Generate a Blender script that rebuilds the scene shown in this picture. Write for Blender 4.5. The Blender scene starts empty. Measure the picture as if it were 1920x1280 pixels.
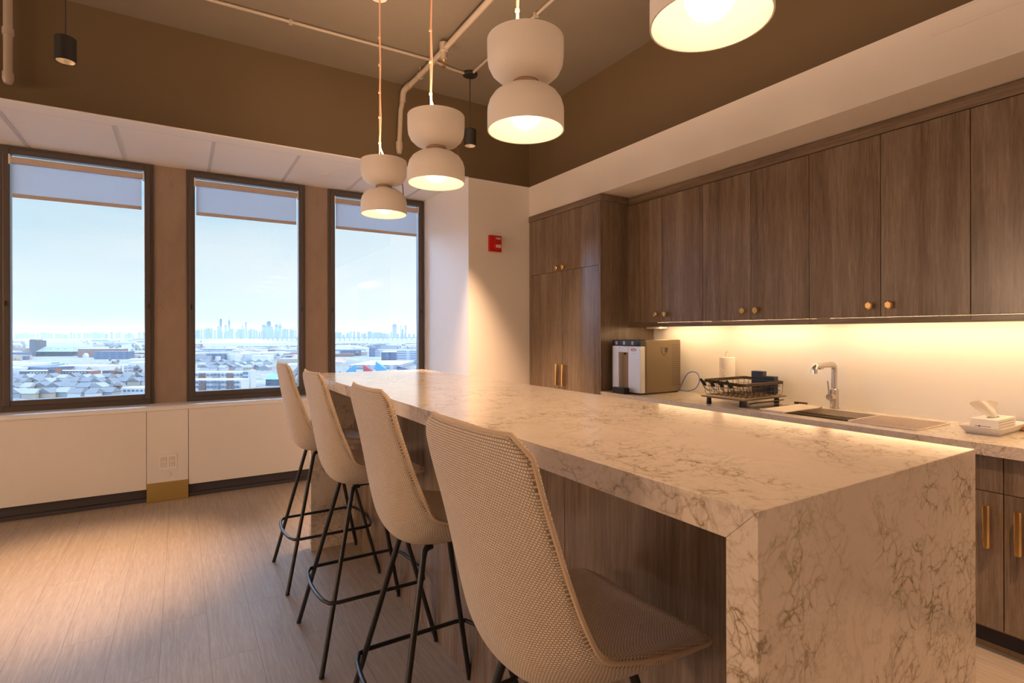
import bpy, bmesh, math, random
K = [1.0] * 9
from mathutils import Vector, Matrix
random.seed(7)
C = bpy.context.scene.collection
PI = math.pi
V = Vector

# ------------------------------------------------------------------ camera model (room frame: x right, y to windows, z up)
F_PX, YAW, HY, CAM_H, ROLL = 1007.6, 0.5526, 624.67, 1.35, -0.0024
cy_, sy_ = math.cos(YAW), math.sin(YAW)

# ------------------------------------------------------------------ room dimensions (metres)
SX = 2.865     # soffit face / tall cabinet front / counter front
UX = 3.173     # wall cabinet fronts
WX = 3.463     # kitchen back wall
YF = 4.330     # plane of the wall beside the windows and of the bulkhead
YW = 5.367     # window plane
ZD = 2.758     # top of the white paint / recess ceiling
ZC = 3.443     # concrete slab
TY = 3.311     # side of tall cabinet
ZU0, ZU1 = 1.398, 2.469
XR = 2.212     # side wall of the window recess
KH = 0.884     # kitchen counter height
IX0, IX1, IY0, IY1, IH = 0.688, 1.452, 0.460, 3.557, 1.099

# ------------------------------------------------------------------ node helpers
def new_mat(name):
    m = bpy.data.materials.new(name); m.use_nodes = True
    nt = m.node_tree; b = nt.nodes['Principled BSDF']
    return m, nt, b
def N(nt, t, **kw):
    n = nt.nodes.new(t)
    for k, v in kw.items(): setattr(n, k, v)
    return n
def L(nt, a, b): nt.links.new(a, b)
def setin(n, **kw):
    for k, v in kw.items(): n.inputs[k.replace('_', ' ')].default_value = v
def col(c): return (c[0], c[1], c[2], 1)
def plain(name, c, rough=.5, metal=0, spec=.5, coat=0):
    m, nt, b = new_mat(name)
    b.inputs['Base Color'].default_value = col(c); b.inputs['Roughness'].default_value = rough
    b.inputs['Metallic'].default_value = metal; b.inputs['Specular IOR Level'].default_value = spec
    b.inputs['Coat Weight'].default_value = coat
    return m
def coords(nt, scale=(1, 1, 1), rot=(0, 0, 0), kind='Object'):
    tc = N(nt, 'ShaderNodeTexCoord'); mp = N(nt, 'ShaderNodeMapping')
    mp.inputs['Scale'].default_value = scale; mp.inputs['Rotation'].default_value = rot
    L(nt, tc.outputs[kind], mp.inputs['Vector']); return mp.outputs['Vector']
def noise(nt, vec, scale, detail=4, rough=.5, dist=0):
    n = N(nt, 'ShaderNodeTexNoise'); n.inputs['Scale'].default_value = scale; n.inputs['Detail'].default_value = detail
    n.inputs['Roughness'].default_value = rough; n.inputs['Distortion'].default_value = dist
    if vec is not None: L(nt, vec, n.inputs['Vector'])
    return n.outputs['Fac']
def ramp(nt, fac, stops, mode='LINEAR'):
    r = N(nt, 'ShaderNodeValToRGB'); r.color_ramp.interpolation = mode
    e = r.color_ramp.elements
    while len(e) < len(stops): e.new(.5)
    for i, (p, c) in enumerate(stops):
        e[i].position = p; e[i].color = col(c) if len(c) == 3 else c
    L(nt, fac, r.inputs['Fac']); return r.outputs['Color']
def mix(nt, fac, a, b, mode='MIX'):
    m = N(nt, 'ShaderNodeMix'); m.data_type = 'RGBA'; m.blend_type = mode
    for sock, v in ((m.inputs[0], fac), (m.inputs[6], a), (m.inputs[7], b)):
        if hasattr(v, 'links'): L(nt, v, sock)
        elif isinstance(v, (int, float)): sock.default_value = v
        else: sock.default_value = col(v)
    return m.outputs[2]
def math_(nt, op, a, b=None, clamp=False):
    m = N(nt, 'ShaderNodeMath', operation=op); m.use_clamp = clamp
    for i, v in enumerate((a, b)):
        if v is None: continue
        if hasattr(v, 'links'): L(nt, v, m.inputs[i])
        else: m.inputs[i].default_value = v
    return m.outputs[0]
def bump(nt, b, h, strength=.2, dist=.01):
    n = N(nt, 'ShaderNodeBump'); n.inputs['Strength'].default_value = strength; n.inputs['Distance'].default_value = dist
    L(nt, h, n.inputs['Height']); L(nt, n.outputs['Normal'], b.inputs['Normal'])

def painted(name, c, rough=.6, var=.04, bs=.03):
    m, nt, b = new_mat(name); v = coords(nt)
    n = noise(nt, v, 1.3, 3)
    L(nt, mix(nt, n, tuple(x * (1 - var) for x in c), tuple(min(1, x * (1 + var)) for x in c)), b.inputs['Base Color'])
    b.inputs['Roughness'].default_value = rough
    bump(nt, b, noise(nt, v, 220, 2), bs, .004)
    return m

def wood(name, scale, dark, mid, light, rough=.42, seam=None):
    """laminate with a long grain; scale stretches the grain along one axis"""
    m, nt, b = new_mat(name); v = coords(nt, scale)
    oi = N(nt, 'ShaderNodeObjectInfo')
    off = N(nt, 'ShaderNodeVectorMath', operation='ADD'); L(nt, v, off.inputs[0])
    cmb = N(nt, 'ShaderNodeCombineXYZ'); L(nt, math_(nt, 'MULTIPLY', oi.outputs['Random'], 37.0), cmb.inputs[0])
    L(nt, math_(nt, 'MULTIPLY', oi.outputs['Random'], 53.0), cmb.inputs[1]); L(nt, cmb.outputs[0], off.inputs[1]); v = off.outputs[0]
    big = noise(nt, v, .36, 4, .55, 1.0); fine = noise(nt, v, 4.6, 8, .75, .4)
    pore = noise(nt, v, 13, 4, .7)
    c1 = ramp(nt, big, [(.30, dark), (.52, mid), (.72, light)])
    c2 = ramp(nt, fine, [(.34, tuple(x * .5 for x in dark)), (.5, mid), (.66, tuple(x * 1.2 for x in light))])
    c3 = mix(nt, .36, c1, c2)
    L(nt, mix(nt, math_(nt, 'MULTIPLY', ramp(nt, pore, [(.54, (0, 0, 0)), (.66, (1, 1, 1))]), .30), c3, tuple(x * .45 for x in dark)), b.inputs['Base Color'])
    b.inputs['Roughness'].default_value = rough
    bump(nt, b, fine, .12, .002)
    return m

def marble(name, scale=1.0):
    m, nt, b = new_mat(name); v = coords(nt, (scale,) * 3)
    nz = N(nt, 'ShaderNodeTexNoise'); nz.inputs['Scale'].default_value = 6; nz.inputs['Detail'].default_value = 6
    L(nt, v, nz.inputs['Vector'])
    def veins(vs, amt, w):
        vm = N(nt, 'ShaderNodeVectorMath', operation='MULTIPLY_ADD'); L(nt, nz.outputs['Color'], vm.inputs[0])
        vm.inputs[1].default_value = (amt,) * 3; L(nt, v, vm.inputs[2])
        vo = N(nt, 'ShaderNodeTexVoronoi', feature='DISTANCE_TO_EDGE'); vo.inputs['Scale'].default_value = vs
        L(nt, vm.outputs[0], vo.inputs['Vector'])
        return ramp(nt, vo.outputs['Distance'], [(0, (1, 1, 1)), (w, (.25, .25, .25)), (w * 2.4, (0, 0, 0))])
    clus = noise(nt, coords(nt, (scale, scale * .55, scale), (.5, .4, .6)), 1.9, 5, .6, .9)
    cm = ramp(nt, clus, [(.43, (0, 0, 0)), (.57, (1, 1, 1))])
    cm2 = ramp(nt, noise(nt, v, 3.9, 3, .5), [(.50, (0, 0, 0)), (.66, (1, 1, 1))])
    va = math_(nt, 'MULTIPLY', veins(11, .36, .032), cm)
    vb = math_(nt, 'MULTIPLY', veins(30, .18, .055), cm)
    vc = math_(nt, 'MULTIPLY', veins(24, .3, .035), cm2)
    brk = ramp(nt, noise(nt, v, 15, 5, .65, .6), [(.40, (.08, .08, .08)), (.56, (1, 1, 1))])
    f = math_(nt, 'ADD', va, math_(nt, 'MULTIPLY', vb, .75)); f = math_(nt, 'ADD', f, math_(nt, 'MULTIPLY', vc, .5), True)
    wisp = math_(nt, 'ABSOLUTE', math_(nt, 'SUBTRACT', noise(nt, v, 5.5, 9, .68, 1.6), .5))
    wv = math_(nt, 'MULTIPLY', ramp(nt, wisp, [(0, (1, 1, 1)), (.012, (.4, .4, .4)), (.03, (0, 0, 0))]), ramp(nt, noise(nt, v, 3.3, 3, .5), [(.44, (.05, .05, .05)), (.6, (1, 1, 1))]))
    f = math_(nt, 'ADD', math_(nt, 'MULTIPLY', f, brk), math_(nt, 'MULTIPLY', wv, .40), True)
    speck = ramp(nt, noise(nt, v, 90, 3, .6), [(.60, (0, 0, 0)), (.75, (1, 1, 1))])
    cloud = noise(nt, v, 3.2, 5, .6)
    base = mix(nt, cloud, (.68, .58, .48), (.82, .73, .63))
    base = mix(nt, math_(nt, 'MULTIPLY', speck, .2), base, (.42, .32, .22))
    L(nt, mix(nt, math_(nt, 'MULTIPLY', f, .82), base, (.22, .155, .07)), b.inputs['Base Color'])
    b.inputs['Roughness'].default_value = .13; b.inputs['Specular IOR Level'].default_value = .55
    return m

def fabric(name):
    m, nt, b = new_mat(name); v = coords(nt, (1, 1, 1), kind='UV')
    br = N(nt, 'ShaderNodeTexBrick', offset=.5); br.inputs['Scale'].default_value = 1
    br.inputs['Brick Width'].default_value = .0064; br.inputs['Row Height'].default_value = .0050
    br.inputs['Mortar Size'].default_value = .00125; br.inputs['Mortar Smooth'].default_value = .8; br.inputs['Bias'].default_value = 0
    br.inputs['Color1'].default_value = col((.84, .73, .61)); br.inputs['Color2'].default_value = col((.76, .65, .53))
    br.inputs['Mortar'].default_value = col((.33, .25, .185)); L(nt, v, br.inputs['Vector'])
    n = noise(nt, v, 500, 2)
    L(nt, mix(nt, .25, br.outputs['Color'], n, 'OVERLAY'), b.inputs['Base Color'])
    b.inputs['Roughness'].default_value = .95; b.inputs['Specular IOR Level'].default_value = .15
    b.inputs['Sheen Weight'].default_value = .15
    inv = math_(nt, 'SUBTRACT', 1.0, br.outputs['Fac'])
    bump(nt, b, inv, .7, .0015)
    return m

def planks(name):
    m, nt, b = new_mat(name)
    v = coords(nt, (1, 1, 1), (0, 0, PI / 2)); off = N(nt, 'ShaderNodeVectorMath', operation='ADD'); off.inputs[1].default_value = (.37, .012, 0)
    L(nt, v, off.inputs[0]); v = off.outputs[0]
    br = N(nt, 'ShaderNodeTexBrick', offset=.37, offset_frequency=2); br.inputs['Scale'].default_value = 1
    br.inputs['Brick Width'].default_value = 1.22; br.inputs['Row Height'].default_value = .1805; br.inputs['Mortar Size'].default_value = .0011
    br.inputs['Mortar Smooth'].default_value = .3
    br.inputs['Color1'].default_value = col((0, 0, 0)); br.inputs['Color2'].default_value = col((1, 1, 1)); br.inputs['Mortar'].default_value = col((.5, .5, .5))
    L(nt, v, br.inputs['Vector'])
    # per-plank shift of the grain
    sh = N(nt, 'ShaderNodeVectorMath', operation='MULTIPLY_ADD'); L(nt, br.outputs['Color'], sh.inputs[0]); sh.inputs[1].default_value = (9, 5, 3)
    st = N(nt, 'ShaderNodeVectorMath', operation='MULTIPLY'); L(nt, v, st.inputs[0]); st.inputs[1].default_value = (2.6, 62, 1)
    L(nt, st.outputs[0], sh.inputs[2]); g = sh.outputs[0]
    grain = noise(nt, g, 1.0, 6, .65, 1.1); fine = noise(nt, g, 4.5, 5, .7, .3)
    c = ramp(nt, grain, [(.3, (0.300, 0.240, 0.190)), (.5, (0.381, 0.316, 0.256)), (.7, (0.462, 0.389, 0.318))])
    c = mix(nt, .30, c, ramp(nt, fine, [(.35, (0.243, 0.188, 0.143)), (.62, (0.527, 0.446, 0.365))]))
    c = mix(nt, math_(nt, 'MULTIPLY', br.outputs['Color'], .16), c, (0.300, 0.243, 0.194))
    L(nt, mix(nt, math_(nt, 'MULTIPLY', br.outputs['Fac'], .95), c, (0.211, 0.162, 0.126)), b.inputs['Base Color'])
    b.inputs['Roughness'].default_value = .52; b.inputs['Specular IOR Level'].default_value = .25
    bump(nt, b, math_(nt, 'SUBTRACT', fine, math_(nt, 'MULTIPLY', br.outputs['Fac'], 1.5)), .12, .002)
    return m

def concrete(name, c):
    m, nt, b = new_mat(name); v = coords(nt)
    a = noise(nt, v, 1.1, 6, .6); s = noise(nt, v, 7, 5, .7)
    cc = mix(nt, a, tuple(x * .82 for x in c), tuple(x * 1.18 for x in c))
    pit = ramp(nt, s, [(.66, (0, 0, 0)), (.74, (1, 1, 1))])
    L(nt, mix(nt, math_(nt, 'MULTIPLY', pit, .35), cc, tuple(x * .5 for x in c)), b.inputs['Base Color'])
    b.inputs['Roughness'].default_value = .8
    bump(nt, b, s, .35, .01)
    return m

def bronze_panel(name):
    m, nt, b = new_mat(name); v = coords(nt, (1, 1, .35))
    n = noise(nt, v, 9, 6, .65, .6)
    st = ramp(nt, noise(nt, coords(nt, (1, 1, .6)), 3.5, 5, .7, 1.5), [(.58, (0, 0, 0)), (.63, (1, 1, 1))])
    c = mix(nt, n, (.26, .185, .14), (.42, .31, .24))
    L(nt, mix(nt, math_(nt, 'MULTIPLY', st, .4), c, (.18, .12, .085)), b.inputs['Base Color'])
    b.inputs['Roughness'].default_value = .5; b.inputs['Metallic'].default_value = .25
    return m

def emit(name, c, s):
    m = bpy.data.materials.new(name); m.use_nodes = True; nt = m.node_tree; nt.nodes.remove(nt.nodes['Principled BSDF'])
    e = N(nt, 'ShaderNodeEmission'); e.inputs['Color'].default_value = col(c); e.inputs['Strength'].default_value = s
    L(nt, e.outputs[0], nt.nodes['Material Output'].inputs[0]); return m

def glass_mat(name):
    m = bpy.data.materials.new(name); m.use_nodes = True; nt = m.node_tree; nt.nodes.remove(nt.nodes['Principled BSDF'])
    t = N(nt, 'ShaderNodeBsdfTransparent'); t.inputs['Color'].default_value = (.93, .96, .97, 1)
    g = N(nt, 'ShaderNodeBsdfGlossy'); g.inputs['Roughness'].default_value = 0.0; g.inputs['Color'].default_value = (.9, .95, 1, 1)
    fr = N(nt, 'ShaderNodeFresnel'); fr.inputs['IOR'].default_value = 1.45
    mx = N(nt, 'ShaderNodeMixShader'); L(nt, fr.outputs[0], mx.inputs[0]); L(nt, t.outputs[0], mx.inputs[1]); L(nt, g.outputs[0], mx.inputs[2])
    L(nt, mx.outputs[0], nt.nodes['Material Output'].inputs[0]); return m

def blind_mat(name):
    m = bpy.data.materials.new(name); m.use_nodes = True; nt = m.node_tree; nt.nodes.remove(nt.nodes['Principled BSDF'])
    d = N(nt, 'ShaderNodeBsdfDiffuse'); t = N(nt, 'ShaderNodeBsdfTranslucent'); d.inputs['Color'].default_value = (.8, .8, .8, 1)
    t.inputs['Color'].default_value = (.62, .65, .68, 1)
    mx = N(nt, 'ShaderNodeMixShader'); mx.inputs[0].default_value = .72; L(nt, d.outputs[0], mx.inputs[1]); L(nt, t.outputs[0], mx.inputs[2])
    v = coords(nt, (1, 1, 1)); w = noise(nt, v, 160, 2)
    tr = N(nt, 'ShaderNodeBsdfTransparent'); tr.inputs['Color'].default_value = (.9, .95, 1, 1)
    m2 = N(nt, 'ShaderNodeMixShader'); L(nt, math_(nt, 'MULTIPLY', w, .12), m2.inputs[0]); L(nt, mx.outputs[0], m2.inputs[1]); L(nt, tr.outputs[0], m2.inputs[2])
    L(nt, m2.outputs[0], nt.nodes['Material Output'].inputs[0]); return m

M = {}
M['white'] = painted('white wall paint', (.78, .75, .72))
M['tile'] = painted('ceiling tile', (.84, .83, .82), .8)
M['brown'] = painted('dark brown paint', (.118, .08, .041), .62)
M['concrete'] = concrete('painted concrete', (.20, .17, .132))
M['pipe'] = painted('painted pipe', (.40, .34, .28), .5)
M['floor'] = planks('oak plank floor')
M['wood'] = wood('walnut laminate vertical', (22, 22, 1.0), (.10, .067, .044), (.195, .142, .10), (.30, .232, .175), .20)
M['woodh'] = wood('walnut laminate horizontal', (22, 1.0, 22), (.10, .067, .044), (.185, .134, .094), (.28, .215, .16), .22)
M['woodin'] = plain('cabinet carcass edge', (.045, .03, .022), .7)
M['marble'] = marble('veined quartz')
M['fabric'] = fabric('basket weave upholstery')
M['piping'] = plain('piping cord', (.62, .48, .34), .9)
M['seam'] = plain('dark seam', (.10, .07, .045), .9)
M['black'] = plain('black powder coat', (.012, .012, .014), .38)
M['blackm'] = plain('matt black', (.016, .015, .016), .55)
M['brass'] = plain('polished brass', (.85, .58, .27), .2, 1)
M['goldp'] = plain('brushed brass plate', (.44, .31, .11), .42, .6)
M['bronze'] = painted('bronze window frame', (.088, .068, .058), .4)
M['bronze2'] = bronze_panel('worn bronze panel')
M['rubber'] = plain('dark vinyl base', (.06, .052, .06), .5)
M['kick'] = plain('dark toe kick', (.03, .024, .03), .6)
M['glass'] = glass_mat('window glass')
M['blind'] = blind_mat('roller blind cloth')
M['blindbar'] = plain('blind rail', (.50, .42, .37), .6)
M['shade'] = plain('matt white lamp shade', (.88, .83, .77), .55)
M['shadein'] = plain('glossy white shade lining', (.9, .88, .80), .5)
M['spotin'] = plain('spot reflector', (.55, .46, .36), .3, .6)
M['sill'] = plain('semi gloss sill paint', (.84, .84, .84), .22, 0, .7)
M['skirt'] = plain('brown plinth strip', (.24, .15, .075), .6)
M['cord'] = plain('copper coloured fabric cord', (.72, .43, .29), .6)
M['cordd'] = plain('tan cord', (.36, .22, .13), .7)
M['steel'] = plain('brushed steel', (.62, .58, .54), .27, 1)
M['wire'] = plain('thin steel wire', (.6, .5, .42), .35, .8)
M['bulb'] = emit('opal bulb', (1.0, .74, .46), 2.6 * K[7])
M['led'] = emit('warm led strip', (1.0, .655, .34), 23 * K[8])
M['spotled'] = emit('spot lamp lens', (1.0, .66, .38), 9)
M['red'] = plain('red enamel', (.50, .008, .008), .35)
M['plastic'] = plain('white plastic', (.80, .76, .72), .4)
M['silver'] = plain('silver panel', (.64, .66, .70), .33, .4)
M['dispb'] = plain('bronze grey casing', (.20, .15, .09), .42, .35)
M['blkgloss'] = plain('gloss black plastic', (.02, .02, .024), .15)
M['blue'] = plain('blue tubing', (.14, .22, .55), .35)
M['paper'] = plain('white paper', (.86, .82, .77), .9)
M['navy'] = plain('dark blue plastic', (.022, .028, .05), .4)
M['rackwire'] = plain('bronzed wire', (.085, .05, .028), .38, .5)
M['woodlight'] = plain('bamboo', (.55, .34, .15), .5)
M['smat'] = plain('silicone mat', (.80, .70, .62), .6)
M['smatr'] = plain('silicone ridge', (.52, .42, .37), .6)
M['grey'] = plain('grey print', (.25, .22, .21), .7)

# ------------------------------------------------------------------ mesh builder
ORIG = {}
class MB:
    def __init__(s): s.v = []; s.f = []; s.uv = None
    def add(s, vs, fs):
        o = len(s.v); s.v += [V(p) for p in vs]; s.f += [tuple(i + o for i in f) for f in fs]; return s
    def box(s, x0, x1, y0, y1, z0, z1):
        vs = [(x, y, z) for z in (z0, z1) for y in (y0, y1) for x in (x0, x1)]
        return s.add(vs, [(0, 2, 3, 1), (4, 5, 7, 6), (0, 1, 5, 4), (2, 6, 7, 3), (0, 4, 6, 2), (1, 3, 7, 5)])
    def obox(s, c, ax, ay, az):
        c, ax, ay, az = V(c), V(ax), V(ay), V(az)
        vs = [c + ax * i + ay * j + az * k for k in (-1, 1) for j in (-1, 1) for i in (-1, 1)]
        return s.add(vs, [(0, 2, 3, 1), (4, 5, 7, 6), (0, 1, 5, 4), (2, 6, 7, 3), (0, 4, 6, 2), (1, 3, 7, 5)])
    def ring(s, c, r, n, ax, ay): return [V(c) + V(ax) * (r * math.cos(2 * PI * i / n)) + V(ay) * (r * math.sin(2 * PI * i / n)) for i in range(n)]
    def tube(s, pts, r, n=10, closed=False, cap=True):
        pts = [V(p) for p in pts]; m = len(pts); rs = r if isinstance(r, (list, tuple)) else [r] * m
        rings = []; prev = None
        for i, p in enumerate(pts):
            if closed: d = pts[(i + 1) % m] - pts[i - 1]
            else: d = pts[min(i + 1, m - 1)] - pts[max(i - 1, 0)]
            d = d.normalized() if d.length > 1e-9 else V((0, 0, 1))
            if prev is None:
                a = d.cross(V((0, 0, 1)));
                if a.length < .05: a = d.cross(V((1, 0, 0)))
                a.normalize()
            else:
                a = prev - d * prev.dot(d); a.normalize()
            prev = a; rings.append(s.ring(p, rs[i], n, a, d.cross(a)))
        vs = [q for R in rings for q in R]; fs = []
        for i in range(m if closed else m - 1):
            j = (i + 1) % m
            for k in range(n):
                l = (k + 1) % n; fs.append((i * n + k, i * n + l, j * n + l, j * n + k))
        if cap and not closed: fs.append(tuple(range(n))[::-1]); fs.append(tuple((m - 1) * n + k for k in range(n)))
        return s.add(vs, fs)
    def cyl(s, c, r, z0, z1, n=24): return s.tube([(c[0], c[1], z0), (c[0], c[1], z1)], r, n)
    def lathe(s, c, prof, n=48, close=False):
        vs = []; fs = []
        for r, z in prof:
            for k in range(n):
                a = 2 * PI * k / n; vs.append((c[0] + r * math.cos(a), c[1] + r * math.sin(a), c[2] + z))
        m = len(prof)
        for i in range(m if close else m - 1):
            j = (i + 1) % m
            for k in range(n):
                l = (k + 1) % n; fs.append((i * n + k, i * n + l, j * n + l, j * n + k))
        return s.add(vs, fs)
    def sphere(s, c, r, n=24, m=14):
        vs = []; fs = []
        for i in range(m + 1):
            t = PI * i / m
            for k in range(n):
                a = 2 * PI * k / n; vs.append((c[0] + r * math.sin(t) * math.cos(a), c[1] + r * math.sin(t) * math.sin(a), c[2] + r * math.cos(t)))
        for i in range(m):
            for k in range(n):
                l = (k + 1) % n; fs.append((i * n + k, (i + 1) * n + k, (i + 1) * n + l, i * n + l))
        return s.add(vs, fs)
    def prism(s, poly, z0, z1):
        n = len(poly); vs = [(x, y, z0) for x, y in poly] + [(x, y, z1) for x, y in poly]
        fs = [tuple(range(n))[::-1], tuple(range(n, 2 * n))] + [(i, (i + 1) % n, n + (i + 1) % n, n + i) for i in range(n)]
        return s.add(vs, fs)
    def extr(s, poly, axis, a, b):
        """poly of (p,q) extruded along axis: 'x' -> (y,z), 'y' -> (x,z)"""
        n = len(poly); mk = (lambda t, p: (t, p[0], p[1])) if axis == 'x' else (lambda t, p: (p[0], t, p[1]))
        vs = [mk(a, p) for p in poly] + [mk(b, p) for p in poly]
        fs = [tuple(range(n))[::-1], tuple(range(n, 2 * n))] + [(i, (i + 1) % n, n + (i + 1) % n, n + i) for i in range(n)]
        return s.add(vs, fs)

def build(name, mb, mat, parent=None, bevel=0, smooth=False, segs=2, origin=None, uv=None, mods=None):
    """one mesh object; mb is in room coordinates unless the parent's frame is given by ORIG"""
    if parent is not None: o0 = ORIG[parent.name]
    elif origin is not None: o0 = V(origin)
    else:
        xs = [p.x for p in mb.v]; ys = [p.y for p in mb.v]; zs = [p.z for p in mb.v]
        o0 = V(((min(xs) + max(xs)) / 2, (min(ys) + max(ys)) / 2, min(zs)))
    me = bpy.data.meshes.new(name)
    me.from_pydata([p - o0 for p in mb.v], [], mb.f); me.validate(clean_customdata=False)
    bm = bmesh.new(); bm.from_mesh(me); bmesh.ops.recalc_face_normals(bm, faces=bm.faces)
    if mb.uv:
        lay = bm.loops.layers.uv.new('UVMap'); bm.verts.ensure_lookup_table()
        for f in bm.faces:
            for l in f.loops: l[lay].uv = mb.uv[l.vert.index]
    bm.to_mesh(me); bm.free()
    me.materials.append(mat)
    if smooth:
        me.shade_smooth() if hasattr(me, 'shade_smooth') else [setattr(p, 'use_smooth', True) for p in me.polygons]
    o = bpy.data.objects.new(name, me); C.objects.link(o)
    if parent is not None: o.parent = parent
    else: o.location = o0
    ORIG[o.name] = o0
    if bevel:
        md = o.modifiers.new('bevel', 'BEVEL'); md.width = bevel; md.segments = segs; md.limit_method = 'ANGLE'; md.angle_limit = math.radians(40)
        if not smooth: me.shade_smooth() if hasattr(me, 'shade_smooth') else None
        md.harden_normals = True
    if smooth == 'angle' :
        try: me.set_sharp_from_angle(angle=math.radians(35))
        except Exception: pass
    return o
def tag(o, label, cat, group=None):
    o['label'] = label; o['category'] = cat
    if group: o['group'] = group
    return o
def thing(name, loc, label, cat, group=None):
    o = bpy.data.objects.new(name, None); C.objects.link(o); o.location = loc; o.empty_display_size = .1
    ORIG[o.name] = V(loc); return tag(o, label, cat, group)
def struct(name, mb, mat, bevel=0, parent=None, label=None):
    o = build(name, mb, mat, parent, bevel)
    if parent is None: o['kind'] = 'structure'
    return o
def kids(o): return [c for c in bpy.data.objects if c.parent == o]
def dup(root, loc, label, group=None, rotz=0):
    r = root.copy(); C.objects.link(r); r.location = loc; r.rotation_euler = (0, 0, rotz); r['label'] = label
    if group: r['group'] = group
    ORIG[r.name] = V(loc)
    for ch in kids(root):
        c = ch.copy(); C.objects.link(c); c.parent = r
        for g in kids(ch):
            d = g.copy(); C.objects.link(d); d.parent = c
    return r
def text(name, s, size, loc, rot, mat, parent, extrude=.0004):
    cu = bpy.data.curves.new(name, 'FONT'); cu.body = s; cu.size = size; cu.extrude = extrude; cu.align_x = 'CENTER'; cu.align_y = 'CENTER'
    tmp = bpy.data.objects.new(name + '_tmp', cu); C.objects.link(tmp)
    bpy.context.view_layer.update()
    me = bpy.data.meshes.new_from_object(tmp.evaluated_get(bpy.context.evaluated_depsgraph_get())); me.name = name
    bpy.data.objects.remove(tmp); bpy.data.curves.remove(cu)
    me.materials.clear(); me.materials.append(mat); o = bpy.data.objects.new(name, me); C.objects.link(o)
    o.parent = parent; o.location = V(loc) - ORIG[parent.name]; o.rotation_euler = rot; return o
def spline(pts, n=8):
    """Catmull-Rom through pts"""
    P = [V(p) for p in pts]; P = [P[0] * 2 - P[1]] + P + [P[-1] * 2 - P[-2]]; out = []
    for i in range(1, len(P) - 2):
        for k in range(n):
            t = k / n; a, b, c, d = P[i - 1], P[i], P[i + 1], P[i + 2]
            out.append(.5 * ((2 * b) + (c - a) * t + (2 * a - 5 * b + 4 * c - d) * t * t + (3 * b - a - 3 * c + d) * t ** 3))
    out.append(P[-2]); return out

# ------------------------------------------------------------------ light levels
SKY, PEND_W, UP_W, FILL_LEFT, FILL_REAR, EXPO = .60, 11.2, 15, 55, 27, 1.0
PEND_C = (1.0, .62, .36)

# ================================================================== ROOM SHELL
XL, YB = -6.6, -3.6
struct('floor', MB().box(XL, WX + .12, YB, YW + .14, -.12, 0), M['floor'])
struct('ceiling', MB().box(XL, WX + .12, YB, YF + .12, ZC, ZC + .2), M['concrete'])
struct('wall_kitchen', MB().box(WX, WX + .12, YB, YF + .15, 0, ZD), M['white'])
struct('wall_soffit', MB().box(SX + .004, WX, YB, YF, ZU1 + .004, ZD), M['white'])
struct('wall_soffit_upper', MB().box(SX + .004, WX + .12, YB, YF, ZD, ZC), M['brown'])
struct('wall_bulkhead', MB().box(XL, SX + .004, YF, YF + .12, ZD, ZC), M['brown'])
struct('wall_front', MB().box(XR, WX, YF, YF + .12, 0, ZD), M['white'])
struct('wall_recess', MB().box(XR, XR + .12, YF + .12, YW + .14, 0, ZD), M['white'])
LW = []      # windows of the left wall, none of them in the photo
m = MB().box(XL - .12, XL, YB, YW + .14, 0, .80).box(XL - .12, XL, YB, YW + .14, ZD, ZC + .2)
for a, b in zip([YB] + [q[1] for q in LW], [q[0] for q in LW] + [YW + .14]): m.box(XL - .12, XL, a, b, .80, ZD)
struct('wall_left', m, M['white'])
for i, (a, b) in enumerate(LW):
    m = MB().box(XL - .1, XL + .01, a, a + .05, .8, ZD).box(XL - .1, XL + .01, b - .05, b, .8, ZD).box(XL - .1, XL + .01, a + .05, b - .05, .8, .86).box(XL - .1, XL + .01, a + .05, b - .05, ZD - .05, ZD)
    w = struct('window_%d' % (5 + i), m, M['bronze'], .003)
    build('pane', MB().box(XL - .05, XL - .044, a + .045, b - .045, .855, ZD - .045), M['glass'], w)
struct('wall_back', MB().box(XL, WX, YB - .12, YB, 0, ZC + .2), M['white'])
struct('ceiling_recess', MB().box(XL, XR, YF + .12, YW + .14, ZD, ZD + .05), M['tile'])
m = MB()
for k in range(-11, 6):
    x = .21 + .592 * k
    if XL < x < XR - .05: m.box(x - .012, x + .012, YF + .16, YW, ZD - .004, ZD + .002)
m.box(XL, XR, YF + .15, YF + .162, ZD - .003, ZD + .002)
struct('trim_1', m, plain('ceiling grid', (.60, .59, .58), .6))
struct('trim_2', MB().box(XL, XR, YF - .003, YF + .15, ZD - .006, ZD + .004), M['tile'], .002)
# under the windows: radiator enclosure
struct('wall_window', MB().box(XL, XR, YW + .012, YW + .14, 0, .80), M['white'])
o = build('trim_3', MB().extr([(5.172, .735), (5.172, .750), (5.1735, .757), (5.177, .7625), (5.183, .7665), (5.192, .7695), (5.205, .7715), (5.225, .7728), (5.26, .7736), (YW + .012, .774), (YW + .012, .735)], 'x', XL, XR), M['sill'], smooth='angle'); o['kind'] = 'structure'
for i, (a, b) in enumerate(((XL, -.234), (.053, XR))):
    struct('wall_enclosure' + ('' if i == 0 else '_long'), MB().box(a + .0015, b - .0015, 5.19, 5.215, .108, .732), M['white'], .0015)
struct('wall_enclosure_narrow', MB().box(-.2325, .0515, 5.186, 5.215, .152, .732), M['white'], .0015)
struct('trim_4', MB().box(-.234, .052, 5.182, 5.215, .004, .153).box(-.234, .052, 5.168, 5.2, 0, .006), M['goldp'], .001)
m = MB()
for a, b in ((XL, -.236), (.054, XR)): m.box(a, b, 5.235, 5.30, .03, .73).box(a, b, 5.215, 5.30, 0, .03)
struct('baseboard_front', m, M['rubber'], .004)
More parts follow.
